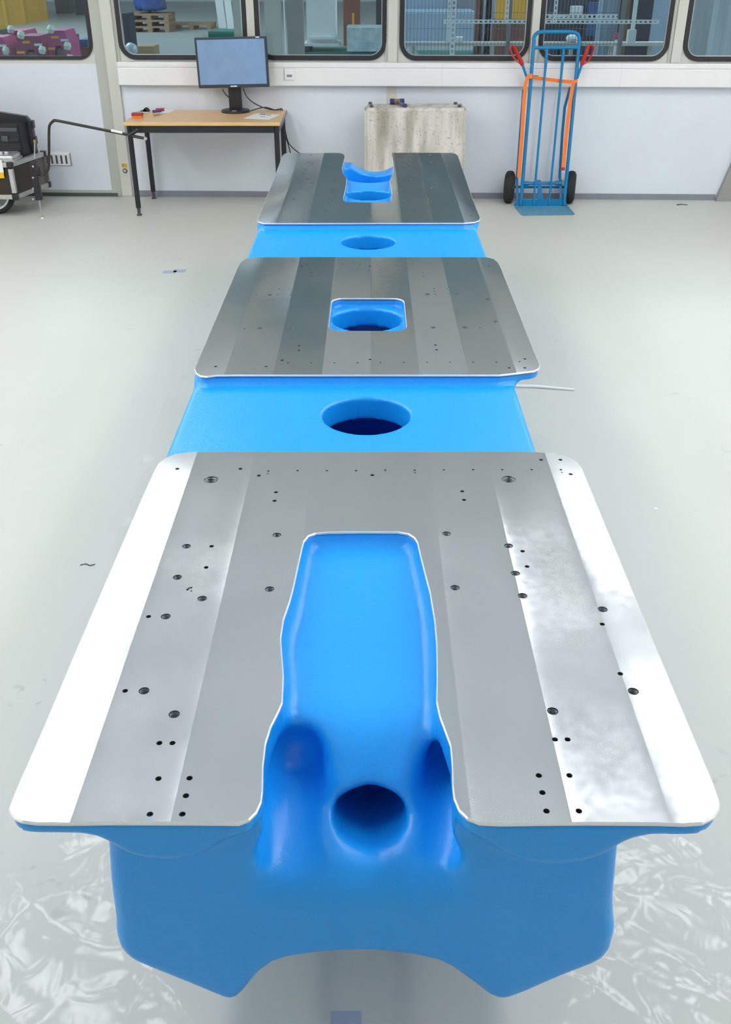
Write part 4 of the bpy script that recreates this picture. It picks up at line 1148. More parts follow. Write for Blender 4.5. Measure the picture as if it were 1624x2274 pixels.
# toe plate with upright lip
tp0 = [onz(1143, 458, 0.006), onz(1261, 457, 0.006), onz(1278, 476, 0.006), onz(1160, 477.5, 0.006)]
rr = [tp0[0], tp0[1], lerp(tp0[1], tp0[2], 0.93), lerp(tp0[2], tp0[3], 0.04), lerp(tp0[3], tp0[2], 0.04), lerp(tp0[0], tp0[3], 0.93)]
MB().prism([np.array([p[0], p[1], 0.001]) for p in rr], (0, 0, 0.006)).build('toe_plate', 'truck_plate', ht)
x0, x1 = tp0[0][0], tp0[1][0]
MB().prism([np.array([x, 8.275, z]) for x, z in ((x0, 0.001), (x1, 0.001), (x1, 0.012), (x1 - 0.012, 0.028), (x1 - 0.035, 0.052), (x0 + 0.035, 0.052), (x0 + 0.01, 0.028), (x0, 0.012))], (0, 0.006, 0)).build('toe_upright', 'truck_blue', ht)
# wheels
for (a, b, sgn) in ((1131, 421, -1), (1267, 419.5, 1)):
    WY = 8.40; r_ = 0.128
    c = aty(a, b, WY); c[2] = r_ + 0.001
    ax_ = np.array([1.0, -0.20, 0.0])
    prof = []
    for k in range(17):
        t = -math.pi / 2 * 1.35 + 2.7 * math.pi / 2 * k / 16
        prof.append((r_ - 0.036 + 0.036 * math.cos(t), 0.041 * math.sin(t)))
    w = MB().lathe([(0.060, -0.028)] + prof + [(0.060, 0.028)], c, ax_, 36, close=False).build('tyre', 'tyre', ht, smooth=True)
    tread = MB()
    axn = ax_ / np.linalg.norm(ax_); e1 = np.array([0, 0, 1.0]); e2 = np.cross(axn, e1)
    for k in range(44):
        for row in (-2, -1, 0, 1, 2):
            an = 2 * math.pi * (k + 0.5 * (row % 2)) / 44
            tt = row * 0.30
            rad = r_ - 0.036 + 0.0365 * math.cos(tt)
            d = e1 * math.cos(an) + e2 * math.sin(an); tg = -e1 * math.sin(an) + e2 * math.cos(an)
            pos = c + d * rad + axn * 0.0415 * math.sin(tt)
            tread.box(pos, (0.0075, 0.011, 0.004), [axn * 0.8 + tg * 0.6, tg * 0.8 - axn * 0.6, d])
    o = tread.build('tread_blocks', 'tyre', w); o['kind'] = 'stuff'
    MB().lathe([(0.0, -0.022), (0.062, -0.022), (0.066, 0.0), (0.062, 0.022), (0.0, 0.022)], c, ax_, 24, close=False).build('wheel_rim', 'black_plastic', w, smooth=True)
    MB().lathe([(0.0, 0.040), (0.013, 0.038), (0.013, -0.038), (0.0, -0.040)], c, ax_, 12, close=False).build('hub_nut', 'zinc', w)
    if sgn < 0: cl = c
    else: cr_ = c
MB().tube([cl, cr_], 0.011, 10).build('axle', 'truck_blue', ht, smooth=True)
MB().tube([ht_pt(1163, 409) + np.array([0, 0.03, 0]), ht_pt(1250, 408) + np.array([0, 0.03, 0])], [0.013, 0.013], 10).build('lower_crossbar', 'truck_blue', ht, smooth=True)
for A, B in ((ht_pt(1163, 409), ht_pt(1176, 409)), (ht_pt(1236, 408), ht_pt(1250, 408))):
    MB().tube([A + np.array([0, 0.03, 0]), B + np.array([0, 0.03, 0])], 0.018, 10).build('crossbar_sleeve', 'truck_blue', ht, smooth=True)
# kick plate in the middle
kp = [ht_pt(a, b) + np.array([0, 0.02, 0]) for a, b in ((1193.5, 401), (1202, 401), (1203, 410), (1205, 428), (1209, 446), (1196, 446), (1195, 428), (1196, 412))]
MB().prism(kp, (0, 0.008, 0)).build('kick_plate', 'truck_blue', ht)
# side stays from frame to axle
for (a0, b0, a1, b1) in ((1150, 395, 1151, 450), (1247, 395, 1248, 450)):
    A, B = ht_pt(a0, b0) + np.array([0, 0.06, 0]), ht_pt(a1, b1) + np.array([0, 0.03, 0])
    MB().ribbon([A, lerp(A, B, 0.5), B], (1, 0, 0), 0.022, 0.008).build('axle_stay', 'truck_blue', ht)
A, B = ht_pt(1265, 195) + np.array([0, 0.05, 0]), ht_pt(1246, 400) + np.array([0, 0.07, 0])
MB().ribbon([ht_pt(1267, 193), ht_pt(1257, 240) + np.array([0, 0.05, 0]), ht_pt(1252, 300) + np.array([0, 0.06, 0]), B], (1, 0, 0), 0.022, 0.006).build('skid_bar', 'truck_blue', ht)
A, B = ht_pt(1165, 200) + np.array([0, 0.05, 0]), ht_pt(1151, 400) + np.array([0, 0.07, 0])
MB().ribbon([A, lerp(A, B, 0.4), B], (1, 0, 0), 0.022, 0.006).build('skid_bar', 'truck_blue', ht)
# red grips
for (base_, s0, s1, guard) in (((1171, 174), (1160.5, 144.5), (1140, 101), [(1159, 142), (1150, 137), (1140, 127), (1133, 110), (1133, 104), (1139, 101)]),
                              ((1282, 174), (1291, 144), (1306, 100), [(1292, 143), (1303, 137), (1310, 127), (1317, 110), (1316, 102), (1307, 100)])):
    off = np.array([0, -0.02, 0])
    p0, p1, p2 = ht_pt(*base_), ht_pt(*s0) + off, ht_pt(*s1) + off * 2
    hd = MB().tube([p0, p1], 0.0105, 10).build('handle_tube', 'truck_blue', ht, smooth=True)
    MB().tube([p1, lerp(p1, p2, 0.1), lerp(p1, p2, 0.9), p2], [0.014, 0.0165, 0.0145, 0.013], 12).build('red_grip', 'red', hd, smooth=True)
    MB().tube(smooth_path([ht_pt(*g_) + off * 1.5 for g_ in guard], 5), 0.0062, 8).build('knuckle_guard', 'red', hd, smooth=True)
# orange strap
front = np.array([0, -0.020, 0])
MB().ribbon([ht_pt(1173, 168) + front, ht_pt(1167, 185) + front, ht_pt(1163, 230) + front, ht_pt(1159, 300) + front, ht_pt(1153.5, 372) + front, ht_pt(1152, 393) + front], (1, 0, 0), 0.030, 0.003).build('lashing_strap', 'orange', ht)
MB().ribbon([ht_pt(1273.5, 178) + front, ht_pt(1267, 215) + front, ht_pt(1260, 270) + front, ht_pt(1253, 340) + front, ht_pt(1249.5, 377) + front], (1, 0, 0), 0.030, 0.003).build('lashing_strap', 'orange', ht)
MB().ribbon([ht_pt(1173, 168.5) + front, ht_pt(1183, 173) + np.array([0, 0.02, 0]), ht_pt(1205, 175.5) + np.array([0, 0.02, 0]), ht_pt(1240, 180) + np.array([0, 0.02, 0]), ht_pt(1272, 181.5) + front, ht_pt(1282, 179) + front], (0, 0.1, 1), 0.026, 0.003).build('lashing_strap', 'orange', ht)
MB().ribbon([ht_pt(1172, 169) + front, ht_pt(1182, 168) + front], (0, 0.1, 1), 0.036, 0.004).build('strap_loop', 'orange', ht)
MB().box(ht_pt(1249.5, 389) + front, (0.026, 0.014, 0.062), bev=0.003).build('strap_ratchet', 'zinc', ht)
MB().box(ht_pt(1249.8, 374) + front * 1.15, (0.031, 0.004, 0.024)).build('strap_label', 'red_dull', ht)

# ================================================================== CART WITH CASES
CB = np.array([-3.1, 8.1, 0.0])
ct = empty('flight_case_cart', CB, 'brown plywood flight case cart with black drawbar at the left', 'cart')
FY, BY = 7.86, 8.34
f_t, f_b = aty(22, 366, FY), aty(22, 437, FY)
b_t, b_b = aty(95, 336, BY), aty(95, 402, BY)
zt, zb = f_t[2], f_b[2]
Fx, Bx = f_t[0], b_t[0]
LX = -3.75
dirx = np.array([Bx - Fx, BY - FY, 0]); 
quad = [np.array([LX, FY, 0]), np.array([Fx, FY, 0]), np.array([Bx, BY, 0]), np.array([LX, BY, 0])]
def zp(p, z): return np.array([p[0], p[1], z])
MB().prism([zp(quad[0], zb), zp(quad[1], zb), zp(lerp(quad[1], quad[2], 0.55), zb), zp(quad[3] * 0 + np.array([LX, FY + 0.26, 0]), zb)], (0, 0, zt - zb)).build('case_body', 'ply', ct)
MB().prism([zp(lerp(quad[1], quad[2], 0.55), zb), zp(quad[2], zb), zp(quad[3], zb), zp(np.array([LX, FY + 0.26, 0]), zb)], (0, 0, zt - zb)).build('case_body', 'ply_grey', ct)
def profile(p, q, w_, mat_='alu', name='aluminium_edge'):
    d = q - p; L = np.linalg.norm(d); d = d / L
    h = np.array([0, 0, 1.0]) if abs(d[2]) < 0.9 else np.array([0, 1.0, 0])
    e1 = np.cross(d, h); e1 /= np.linalg.norm(e1); e2 = np.cross(d, e1)
    return MB().box((p + q) / 2, (L, w_, w_), [d, e1, e2], bev=0.002).build(name, mat_, ct)
for z in (zb, zt):
    profile(zp(quad[1], z), zp(quad[2], z), 0.034)
    profile(zp(quad[0], z), zp(quad[1], z), 0.034)
profile(zp(quad[1], zb + 0.03), zp(quad[1], zt - 0.03), 0.034)
profile(zp(quad[2], zb + 0.03), zp(quad[2], zt - 0.03), 0.030, 'ply_grey')
for p in (quad[1], quad[2]):
    for z in (zb, zt):
        MB().box(zp(p, z), (0.046, 0.046, 0.046), bev=0.006).build('corner_guard', 'black_plastic', ct)
# jack leg
jy = 7.84
ja, jb = aty(73, 358, jy), aty(73, 444, jy)
jx = ja[0]; foot = onz(75, 479, 0)
MB().box((jx, jy, (ja[2] + jb[2]) / 2), (0.050, 0.044, ja[2] - jb[2]), bev=0.004).build('jack_post', 'black_paint', ct)
for yy_ in (369.5, 394.5, 418.5, 442):
    q = aty(73.5, yy_, jy - 0.024)
    MB().lathe([(0.008, 0), (0.008, 0.005), (0.0, 0.006)], q, (0, -1, 0), 8, close=False).build('post_bolt', 'zinc', ct)
MB().tube([(jx, jy, jb[2]), (jx, jy, 0.01)], 0.006, 8).build('jack_screw', 'zinc', ct)
MB().lathe([(0.0, 0.0), (0.024, 0.0), (0.020, 0.008), (0.0, 0.014)], (jx, jy, 0.0), n=12, close=False).build('jack_foot', 'zinc', ct)
cr0, cr1 = aty(77, 314, jy), aty(77, 352, jy)
MB().tube([cr0, cr1], 0.005, 8).build('jack_crank', 'alu', ct)
MB().tube([cr0 + np.array([0, 0, 0.01]), cr0 - np.array([0, 0, 0.016])], 0.010, 8).build('crank_knob', 'card', ct)
# drawbar
yd = 7.82
bar = smooth_path([aty(79, 386, yd), aty(90, 388.5, yd), aty(100, 386, yd), aty(106, 378, yd), aty(108.5, 366, yd), aty(108.8, 330, yd), aty(108.9, 290, yd), aty(111, 277, yd), aty(118, 269.5, yd), aty(126, 268, yd), aty(180, 278.5, yd), aty(240, 290.5, yd), aty(287, 300, yd)], 5)
MB().tube(bar, 0.0105, 12).build('drawbar', 'bar_black', ct, smooth=True)
MB().tube([aty(247, 289.6, yd - 0.008), aty(272, 295.0, yd - 0.008)], 0.0102, 8).build('drawbar_sticker', 'white_plastic', ct, smooth=True)
MB().tube([aty(283, 303, yd - 0.01), aty(291, 298, yd), aty(307, 288, yd + 0.02)], [0.018, 0.0155, 0.014], 12).build('pull_grip', 'black_plastic', ct, smooth=True)
MB().tube([aty(287, 300.5, yd), aty(300, 303, yd), aty(322, 307.5, yd)], [0.012, 0.0115, 0.010], 10).build('drawbar_end', 'bar_black', ct, smooth=True)
MB().lathe([(0.013, -0.01), (0.013, 0.01)], aty(323.5, 307.5, yd), (0, 1, 0), 10).build('hitch_pin', 'zinc', ct)
MB().box(aty(85, 379, yd), (0.03, 0.03, 0.06), bev=0.004).build('drawbar_bracket', 'black_paint', ct)
# wheel of the cart
wc = aty(-20, 410, 7.95); wc = np.array([wc[0], 7.98, 0.17])
tw = MB().lathe([(0.128, -0.022), (0.155, -0.026), (0.168, -0.012), (0.169, 0.0), (0.168, 0.012), (0.155, 0.026), (0.128, 0.022)], wc, (0.05, 1, 0), 40, close=False).build('cart_tyre', 'tyre', ct, smooth=True)
MB().lathe([(0.118, -0.024), (0.132, -0.026), (0.132, 0.024), (0.118, 0.022)], wc, (0.05, 1, 0), 40, close=False).build('wheel_rim', 'silver', tw, smooth=True)
for k in range(10):
    a = 2 * math.pi * k / 10
    MB().tube([wc, wc + np.array([0.12 * math.cos(a), 0, 0.12 * math.sin(a)])], 0.003, 6).build('wheel_spoke', 'zinc', tw)
# yellow inventory label
lab = MB(); q0, q1 = aty(-20, 363, FY - 0.019), aty(10, 396, FY - 0.019)
lab.span((q0[0], FY - 0.019, q1[2]), (q1[0], FY - 0.017, q0[2])); lab.build('yellow_label', 'yellow', ct)
lab = MB(); q0, q1 = aty(-20, 355, FY - 0.021), aty(8.5, 383, FY - 0.021)
lab.span((q0[0], FY - 0.0215, q1[2]), (q1[0], FY - 0.0195, q0[2])); lab.build('white_label', 'paper', ct)

# black hard case on the cart
CT = zt + 0.017
hcE = empty('hard_case', (-3.25, 8.2, CT), 'large black ribbed hard case standing on the cart', 'case')
hy0, hy1 = 8.12, 8.34
xr = aty(44, 300, hy0)[0]; xr2 = aty(78, 290, hy1)[0]
ztop = aty(60, 260, hy1)[2]; zf = aty(20, 276, hy0)[2]
MB().prism([np.array([x, y, CT]) for x, y in ((-3.8, hy0), (xr - 0.01, hy0), (xr, hy0 + 0.02), (xr2, hy1 - 0.02), (xr2 - 0.01, hy1), (-3.8, hy1))], (0, 0, zf - CT)).build('case_shell', 'black_plastic', hcE)
zl = aty(50, 253, hy1 - 0.03)[2]
MB().prism([np.array([x, hy1 - 0.09, z]) for x, z in ((-3.8, CT), (xr2 + 0.01, CT), (xr2 + 0.01, zl - 0.06), (xr2 - 0.03, zl - 0.01), (xr2 - 0.30, zl + 0.03), (-3.8, zl + 0.06))], (0, 0.05, 0)).build('lid_rim', 'black_plastic', hcE)
for k in range(3):
    zz = CT + 0.04 + k * (zf - CT - 0.08) / 2
    MB().span((-3.8, hy0 - 0.010, zz - 0.014), (xr - 0.015, hy0 + 0.002, zz + 0.014), bev=0.004).build('case_rib', 'dark_grey' if k == 2 else 'black_plastic', hcE)
lt_ = aty(11, 308, hy0 - 0.012)
MB().box((lt_[0], hy0 - 0.014, lt_[2]), (0.05, 0.012, 0.045), bev=0.004).build('case_latch', 'dark_grey', hcE)
for k in range(2):
    zz = CT + 0.10 + 0.12 * k
    MB().box((xr2 + 0.012, hy1 - 0.065, zz), (0.02, 0.05, 0.06), bev=0.004).build('case_hinge', 'black_plastic', hcE)
# aluminium case in front of it
acE = empty('aluminium_case', (-3.15, 7.95, CT), 'small aluminium case lying on the front of the cart', 'case')
ay0, ay1 = 7.865, 8.08
ax1 = aty(40, 352, ay0)[0] - 0.04
MB().span((-3.6, ay0, CT), (ax1, ay1, CT + 0.052), bev=0.022).build('case_lid', 'alu', acE, smooth=True)
MB().span((-3.6, ay0 - 0.004, CT + 0.002), (ax1 + 0.003, ay1 + 0.004, CT + 0.014)).build('case_band', 'zinc', acE)
for a in (2, 14):
    q = aty(a, 341, ay0 + 0.05)
    MB().box((q[0], ay0 + 0.06, CT + 0.060), (0.03, 0.03, 0.022), bev=0.004).build('case_clasp', 'zinc', acE)

# ================================================================== THE HALL BEHIND THE WINDOWS
HX0, HX1, HY1, HZ1 = -26.0, 26.0, 46.0, 9.0
MB().span((HX0, 8.80, -0.12), (HX1, HY1, 0.0)).build('floor_hall', 'hall_floor', kind='structure')
hw = MB().span((HX0, HY1, 0), (HX1, HY1 + 0.2, HZ1)); hw.build('wall_hall_far', 'hall_wall', kind='structure')
MB().span((HX0 - 0.2, 8.8, 0), (HX0, HY1, HZ1)).build('wall_hall_left', 'hall_wall', kind='structure')
MB().span((HX1, 8.8, 0), (HX1 + 0.2, HY1, HZ1)).build('wall_hall_right', 'hall_wall', kind='structure')
MB().span((HX0, 8.9, HZ1), (HX1, HY1, HZ1 + 0.2)).build('ceiling_hall', 'hall_wall', kind='structure')
for x_ in (-11.5, 11.5):  # unseen panels added to light the hall, kept clear of plate reflections
    for y_ in (13.5, 20.0, 27.0):
        t = empty('hall_fill_light', (x_, y_, HZ1 - 0.15), 'large unseen lamp panel added to light the hall behind', 'lamp', 'added hall lamps')
        MB().span((x_ - 4.1, y_ - 2.8, HZ1 - 0.15), (x_ + 4.1, y_ + 2.8, HZ1 - 0.01)).build('lamp_housing', 'lamp_frame', t)
        MB().span((x_ - 4.0, y_ - 2.7, HZ1 - 0.17), (x_ + 4.0, y_ + 2.7, HZ1 - 0.149)).build('lamp_diffuser', 'hall_fill', t)

def hall_box(name, p0, p1, y0, depth, mat_, label, cat, parent=None, zfloor=None, bev=0.0):
    """box whose front face spans pixel p0 (upper left) to p1 (lower right) at distance y0"""
    a, b = aty(*p0, y0), aty(*p1, y0)
    z1 = a[2]; z0 = b[2] if zfloor is None else zfloor
    m = MB().span((a[0], y0, z0), (b[0], y0 + depth, z1), bev)
    return m.build(name, mat_, parent, label=label, cat=cat) if parent else m.build(name, mat_, label=label, cat=cat)

def floor_y(py): return float(onz(812, py, 0.0)[1])
# yellow enclosure at far left
ye = empty('yellow_enclosure', (-9.5, 26.0, 0), 'yellow sheet metal enclosure behind the door window', 'enclosure')
e0, e1 = onz(-60, 72, 0), onz(108, 44, 0)
e2 = e0 + np.array([-3, 3, 0])
MB().prism([zp(e0, 0.0), zp(e1, 0.0), zp(e1 + np.array([-1, 3, 0]), 0.0), zp(e2, 0.0)], (0, 0, 2.9)).build('enclosure_wall', 'hall_yellow', ye)
for tt in (0.42, 0.66):
    q = lerp(e0, e1, tt); d = (e1 - e0) / np.linalg.norm(e1 - e0); nn = np.array([d[1], -d[0], 0])
    MB().box(zp(q + nn * 0.03, 1.45), (0.22, 0.06, 2.9), [d, -nn, np.array([0, 0, 1.0])]).build('enclosure_post', 'hall_yellow2', ye)
q = lerp(e0, e1, 0.84); MB().box(zp(q + nn * 0.03, 1.30), (0.62, 0.05, 0.45), [d, -nn, np.array([0, 0, 1.0])]).build('notice_board', 'hall_white', ye)
yb_ = empty('yellow_machine', onz(2, 70, 0), 'dark yellow machine corner at the left window edge', 'machine')
p = onz(-8, 78, 0); MB().span((p[0] - 0.8, p[1], 0), (p[0] + 0.12, p[1] + 0.5, 0.9), bev=0.05).build('machine_body', 'hall_yellow2', yb_)
MB().span((p[0] - 0.8, p[1] - 0.05, 0), (p[0] + 0.16, p[1] + 0.5, 0.12)).build('machine_foot', 'green_dark', yb_)
hall_box('dark_cabinet', (112, -60), (156, 40), 37.0, 0.8, 'dark_grey', 'dark grey cabinet just right of the yellow enclosure', 'cabinet', zfloor=0.0)
hall_box('dark_cabinet', (157, -60), (215, 40), 36.0, 0.8, 'navy', 'black cabinet at the right edge of the door window', 'cabinet', zfloor=0.0)

# pink magnets on a bench behind the door window
MY0 = 14.0
mtz = aty(100, 128, MY0)[2] - 0.25
bench = empty('magnet_bench', (-4.9, MY0 + 0.4, 0), 'low steel bench carrying the pink magnets behind the door', 'bench')
MB().span((-6.6, MY0 - 0.2, mtz - 0.06), (-4.25, MY0 + 0.9, mtz - 0.002)).build('bench_top', 'dark_grey', bench)
for x_ in (-6.5, -4.35):
    for y_ in (MY0 - 0.1, MY0 + 0.8):
        MB().span((x_ - 0.04, y_ - 0.04, 0), (x_ + 0.04, y_ + 0.04, mtz - 0.06)).build('bench_leg', 'dark_grey', bench)
def magnet(x0p, x1p, ytop, yy, lab, style):
    a, b = aty(x0p, ytop, yy), aty(x1p, ytop, yy)
    t = empty('pink_magnet', ((a[0] + b[0]) / 2, yy + 0.3, mtz), lab, 'magnet', 'pink magnets')
    w = b[0] - a[0]; h = a[2] - mtz
    cx_ = (a[0] + b[0]) / 2
    # yoke: thick arch
    out = [(a[0], mtz), (b[0], mtz), (b[0], mtz + h * 0.72), (b[0] - w * 0.16, mtz + h), (a[0] + w * 0.16, mtz + h), (a[0], mtz + h * 0.72)]
    inn = [(cx_ - w * 0.22, mtz + h * 0.20), (cx_ + w * 0.22, mtz + h * 0.20), (cx_ + w * 0.22, mtz + h * 0.52), (cx_ + w * 0.12, mtz + h * 0.68), (cx_ - w * 0.12, mtz + h * 0.68), (cx_ - w * 0.22, mtz + h * 0.52)]
    m = MB().ring_prism([np.array([x, yy, z]) for x, z in out], [np.array([x, yy, z]) for x, z in inn], (0, 0.5, 0))
    m.build('yoke', 'pink' if style != 2 else 'pink_dark', t)
    MB().span((cx_ - w * 0.20, yy + 0.05, mtz + h * 0.22), (cx_ + w * 0.20, yy + 0.45, mtz + h * 0.62), bev=0.03).build('coil', 'coil', t)
    for k, (dx, dz) in enumerate(((-0.34, 0.62), (0.30, 0.80), (-0.1, 0.86), (0.36, 0.40))):
        MB().span((cx_ + dx * w - 0.05, yy - 0.006, mtz + dz * h - 0.014), (cx_ + dx * w + 0.05, yy, mtz + dz * h + 0.014)).build('name_plate', 'hall_white' if k % 2 else 'hall_yellow', t)
    for k, (dx, dz) in enumerate(((0.44, 0.15), (0.47, 0.42), (0.44, 0.68), (-0.2, 1.03))):
        MB().lathe([(0.0, -0.05), (0.035, -0.045), (0.05, 0.0), (0.035, 0.045), (0.0, 0.05)], (cx_ + dx * w, yy - 0.04, mtz + dz * h), (0.2, 0.1, 1), 10, close=False).build('connector_cover', 'mint', t, smooth=True)
magnet(-45, 14, 83, MY0, 'leftmost pink magnet, cut by the left edge of the picture', 1)
magnet(12, 62, 68, MY0 + 0.55, 'tall pink magnet behind the others in the door window', 1)
magnet(30, 95, 80, MY0 - 0.05, 'dark magenta magnet in the middle of the door window', 2)
magnet(100, 150, 68, MY0 + 0.1, 'rightmost pink magnet beside the rusty frame', 3)
rf = empty('rusty_frame', aty(170, 128, 15) * np.array([1, 1, 0]), 'rusty brown steel frame right of the pink magnets', 'frame')
a, b = aty(157, 76, 15), aty(197, 106, 15)
MB().span((a[0], 15, 0), (a[0] + 0.09, 15.09, a[2])).build('frame_upright', 'rust', rf)
MB().span((a[0], 15, b[2] - 0.10), (b[0] + 0.3, 15.5, b[2])).build('frame_deck', 'rust', rf)
hall_box('blue_crate', (176, 88), (196, 105.2), 15.1, 0.35, 'cloth_blue', 'small blue crate on the rusty frame', 'crate')

# pallet with blue tarpaulin, window 2
def pallet(name, x0p, x1p, pyfloor, tiers, lab):
    yy = floor_y(pyfloor); a = aty(x0p, pyfloor, yy); b = aty(x1p, pyfloor, yy)
    t = empty(name, ((a[0] + b[0]) / 2, yy + 0.5, 0), lab, 'pallet')
    for ti in range(tiers):
        z = ti * 0.145
        for k in range(3):
            xx = a[0] + (b[0] - a[0]) * (0.06 + 0.44 * k)
            MB().span((xx - 0.06, yy, z), (xx + 0.06, yy + 1.0, z + 0.10)).build('pallet_block', 'wood', t)
        for k in range(5):
            yk = yy + k * 0.22
            MB().span((a[0], yk, z + 0.10), (b[0], yk + 0.12, z + 0.144)).build('pallet_board', 'wood', t)
    return yy, a, b, tiers * 0.145
yy, a, b, zz = pallet('wooden_pallet', 291, 377, 72, 3, 'stack of brown wooden pallets under the blue tarpaulin')
bm = bmesh.new(); bmesh.ops.create_icosphere(bm, subdivisions=4, radius=1.0)
rs = random.Random(4)
for v in bm.verts:
    c = v.co; mxv = max(abs(c.x), abs(c.y), abs(c.z)); c2 = c / mxv
    v.co = (c2 * 0.85 + c * 0.15)
    k = 1 + 0.04 * math.sin(9 * c.x + 5 * c.z) * math.sin(7 * c.y + 3) + 0.03 * math.sin(23 * c.z + 11 * c.x)
    v.co *= k
bmesh.ops.scale(bm, vec=((b[0] - a[0]) * 0.36, 0.42, 0.50), verts=bm.verts)
me = bpy.data.meshes.new('tarpaulin_bundle'); bm.to_mesh(me); bm.free(); me.shade_smooth(); me.materials.append(M['tarp'])
o = bpy.data.objects.new('tarpaulin_bundle', me); COL.objects.link(o); o.location = ((a[0] + b[0]) / 2 - 0.03, yy + 0.5, zz + 0.545)
tag(o, 'blue tarpaulin wrapped load on the pallet stack', 'bundle')
pallet('wooden_pallet', 380, 470, 66, 1, 'single pale wooden pallet right of the tarpaulin load')
bm = bmesh.new(); bmesh.ops.create_icosphere(bm, subdivisions=3, radius=1.0)
for v in bm.verts:
    c = v.co; v.co = c * (1 + 0.10 * math.sin(6 * c.x + 4 * c.z) * math.sin(8 * c.y + 1) + 0.05 * math.sin(17 * c.x * c.z))
yy = 13.5
a, b = aty(276, 95, yy), aty(306, 130, yy)
rr_ = (b[0] - a[0]) / 2 * 1.1
bmesh.ops.scale(bm, vec=(rr_, rr_, rr_), verts=bm.verts)
me = bpy.data.meshes.new('plastic_bag'); bm.to_mesh(me); bm.free(); me.shade_smooth(); me.materials.append(M['bag'])
pz = a[2] - rr_
st = empty('bin_stand', ((a[0] + b[0]) / 2, yy, 0), 'black waste bag stand behind the second window', 'stand')
MB().tube([((a[0] + b[0]) / 2, yy, 0.0), ((a[0] + b[0]) / 2, yy, pz - rr_ * 1.08)], 0.02, 8).build('stand_post', 'black_paint', st)
MB().lathe([(0.0, 0), (0.2, 0), (0.2, 0.03), (0, 0.03)], ((a[0] + b[0]) / 2, yy, 0), n=16, close=False).build('stand_foot', 'black_paint', st)
MB().lathe([(rr_ * 0.7, 0), (rr_ * 0.7, 0.02)], ((a[0] + b[0]) / 2, yy, pz - rr_ * 1.08), n=16).build('stand_tray', 'black_paint', st)
o = bpy.data.objects.new('plastic_bag', me); COL.objects.link(o); o.location = ((a[0] + b[0]) / 2, yy, pz); tag(o, 'pale blue crumpled plastic bag at the corner of the second window', 'bag')
hall_box('cardboard_box', (303, 103), (342, 124), 17.5, 0.5, 'card', 'brown cardboard boxes low in the second window', 'box', zfloor=0.0)
hall_box('dark_machine', (270, 30), (292, 108), 18.5, 0.5, 'navy', 'dark machine at the left edge of the second window', 'machine', zfloor=0.0)
for (p0, p1, lb) in (((486, -20), (503, 62), 'pale grey board leaning left of the others in the hall'), ((506, -20), (521, 66), 'pale grey board leaning behind the monitor in the hall')):
    q0, q1 = onz(*p1, 0), onz(p0[0], p1[1], 0)
    MB().prism([zp(q1, 0), zp(q0, 0), zp(q0, 3.0) + np.array([-0.3, 0.5, 0]), zp(q1, 3.0) + np.array([-0.3, 0.5, 0])], (0, 0.06, 0)).build('leaning_board', 'hall_wall', label=lb, cat='board')
hall_box('green_bench', (462, 70), (535, 100), 19.0, 0.7, 'hall_green', 'dark green bench top behind the monitor', 'bench', zfloor=0.0)
for lx_, lb in ((524, 'left of two thin pale posts seen through the second window'), (532, 'right of two thin pale posts seen through the second window')):
    p = aty(lx_, 60, 13.0); MB().box((p[0], 13.0, 1.6), (0.045, 0.045, 3.2)).build('thin_post', 'beige', label=lb, cat='post')
# pale partition with frame, window 3
hall_box('pale_partition', (584, -40), (628, 140), 11.0, 0.08, 'beige', 'pale grey-green partition wall right of the monitor', 'partition', zfloor=0.0)
hall_box('partition_edge', (628, -40), (634, 140), 10.95, 0.12, 'hall_white', 'light edge post of the pale partition', 'post', zfloor=0.0)
hall_box('grey_screen', (634, -40), (676, 110), 16.0, 0.1, 'grey_panel', 'dark grey screen left of the white cabinet', 'screen', zfloor=0.0)
gp = floor_y(121)
cab = empty('white_cabinet', aty(712, 100, 17.5) * np.array([1, 1, 0]), 'tall white cabinet standing on a green base in the hall', 'cabinet')
a, b = aty(678, -60, 17.5), aty(747, 96, 17.5)
MB().span((a[0], 17.5, b[2]), (b[0], 18.1, 2.9)).build('cabinet_body', 'hall_white', cab)
MB().span((a[0] - 0.05, 17.45, b[2] - 0.04), (b[0] + 0.05, 18.15, b[2])).build('cabinet_plinth', 'galv', cab)
MB().span((a[0] + 0.04, 17.44, b[2] + 0.06), (b[0] - 0.04, 17.5, b[2] + 0.10)).build('cabinet_rail', 'galv', cab)
a2, b2 = aty(660, 104, 17.3), aty(838, 122, 17.3)
gb = empty('green_machine_bed', ((a2[0] + b2[0]) / 2, 17.8, 0), 'long green machine base under the white cabinet', 'machine base')
MB().span((a2[0], 17.3, 0.0), (b2[0], 18.4, max(0.2, b[2] - 0.12))).build('base_block', 'hall_green', gb)
MB().span((a2[0] + 0.2, 17.35, max(0.2, b[2] - 0.12)), (b2[0] - 1.2, 18.3, b[2] - 0.041)).build('base_top', 'navy', gb)
hall_box('wrapped_machine', (770, 62), (848, 108), 17.2, 0.8, 'bag', 'film wrapped machine right of the white cabinet', 'machine', zfloor=max(0.2, b[2] - 0.10))
hall_box('yellow_stand', (782, 30), (787, 92), 19.0, 0.1, 'hall_yellow', 'thin yellow post behind the wrapped machine', 'post', zfloor=0.0)
hall_box('dark_rack', (762, -40), (800, 60), 24.0, 0.6, 'rust', 'brown rack behind the white cabinet', 'rack', zfloor=0.0)
hall_box('dark_rack', (836, -40), (862, 70), 20.0, 0.6, 'navy', 'navy blue rack at the right edge of the third window', 'rack', zfloor=0.0)

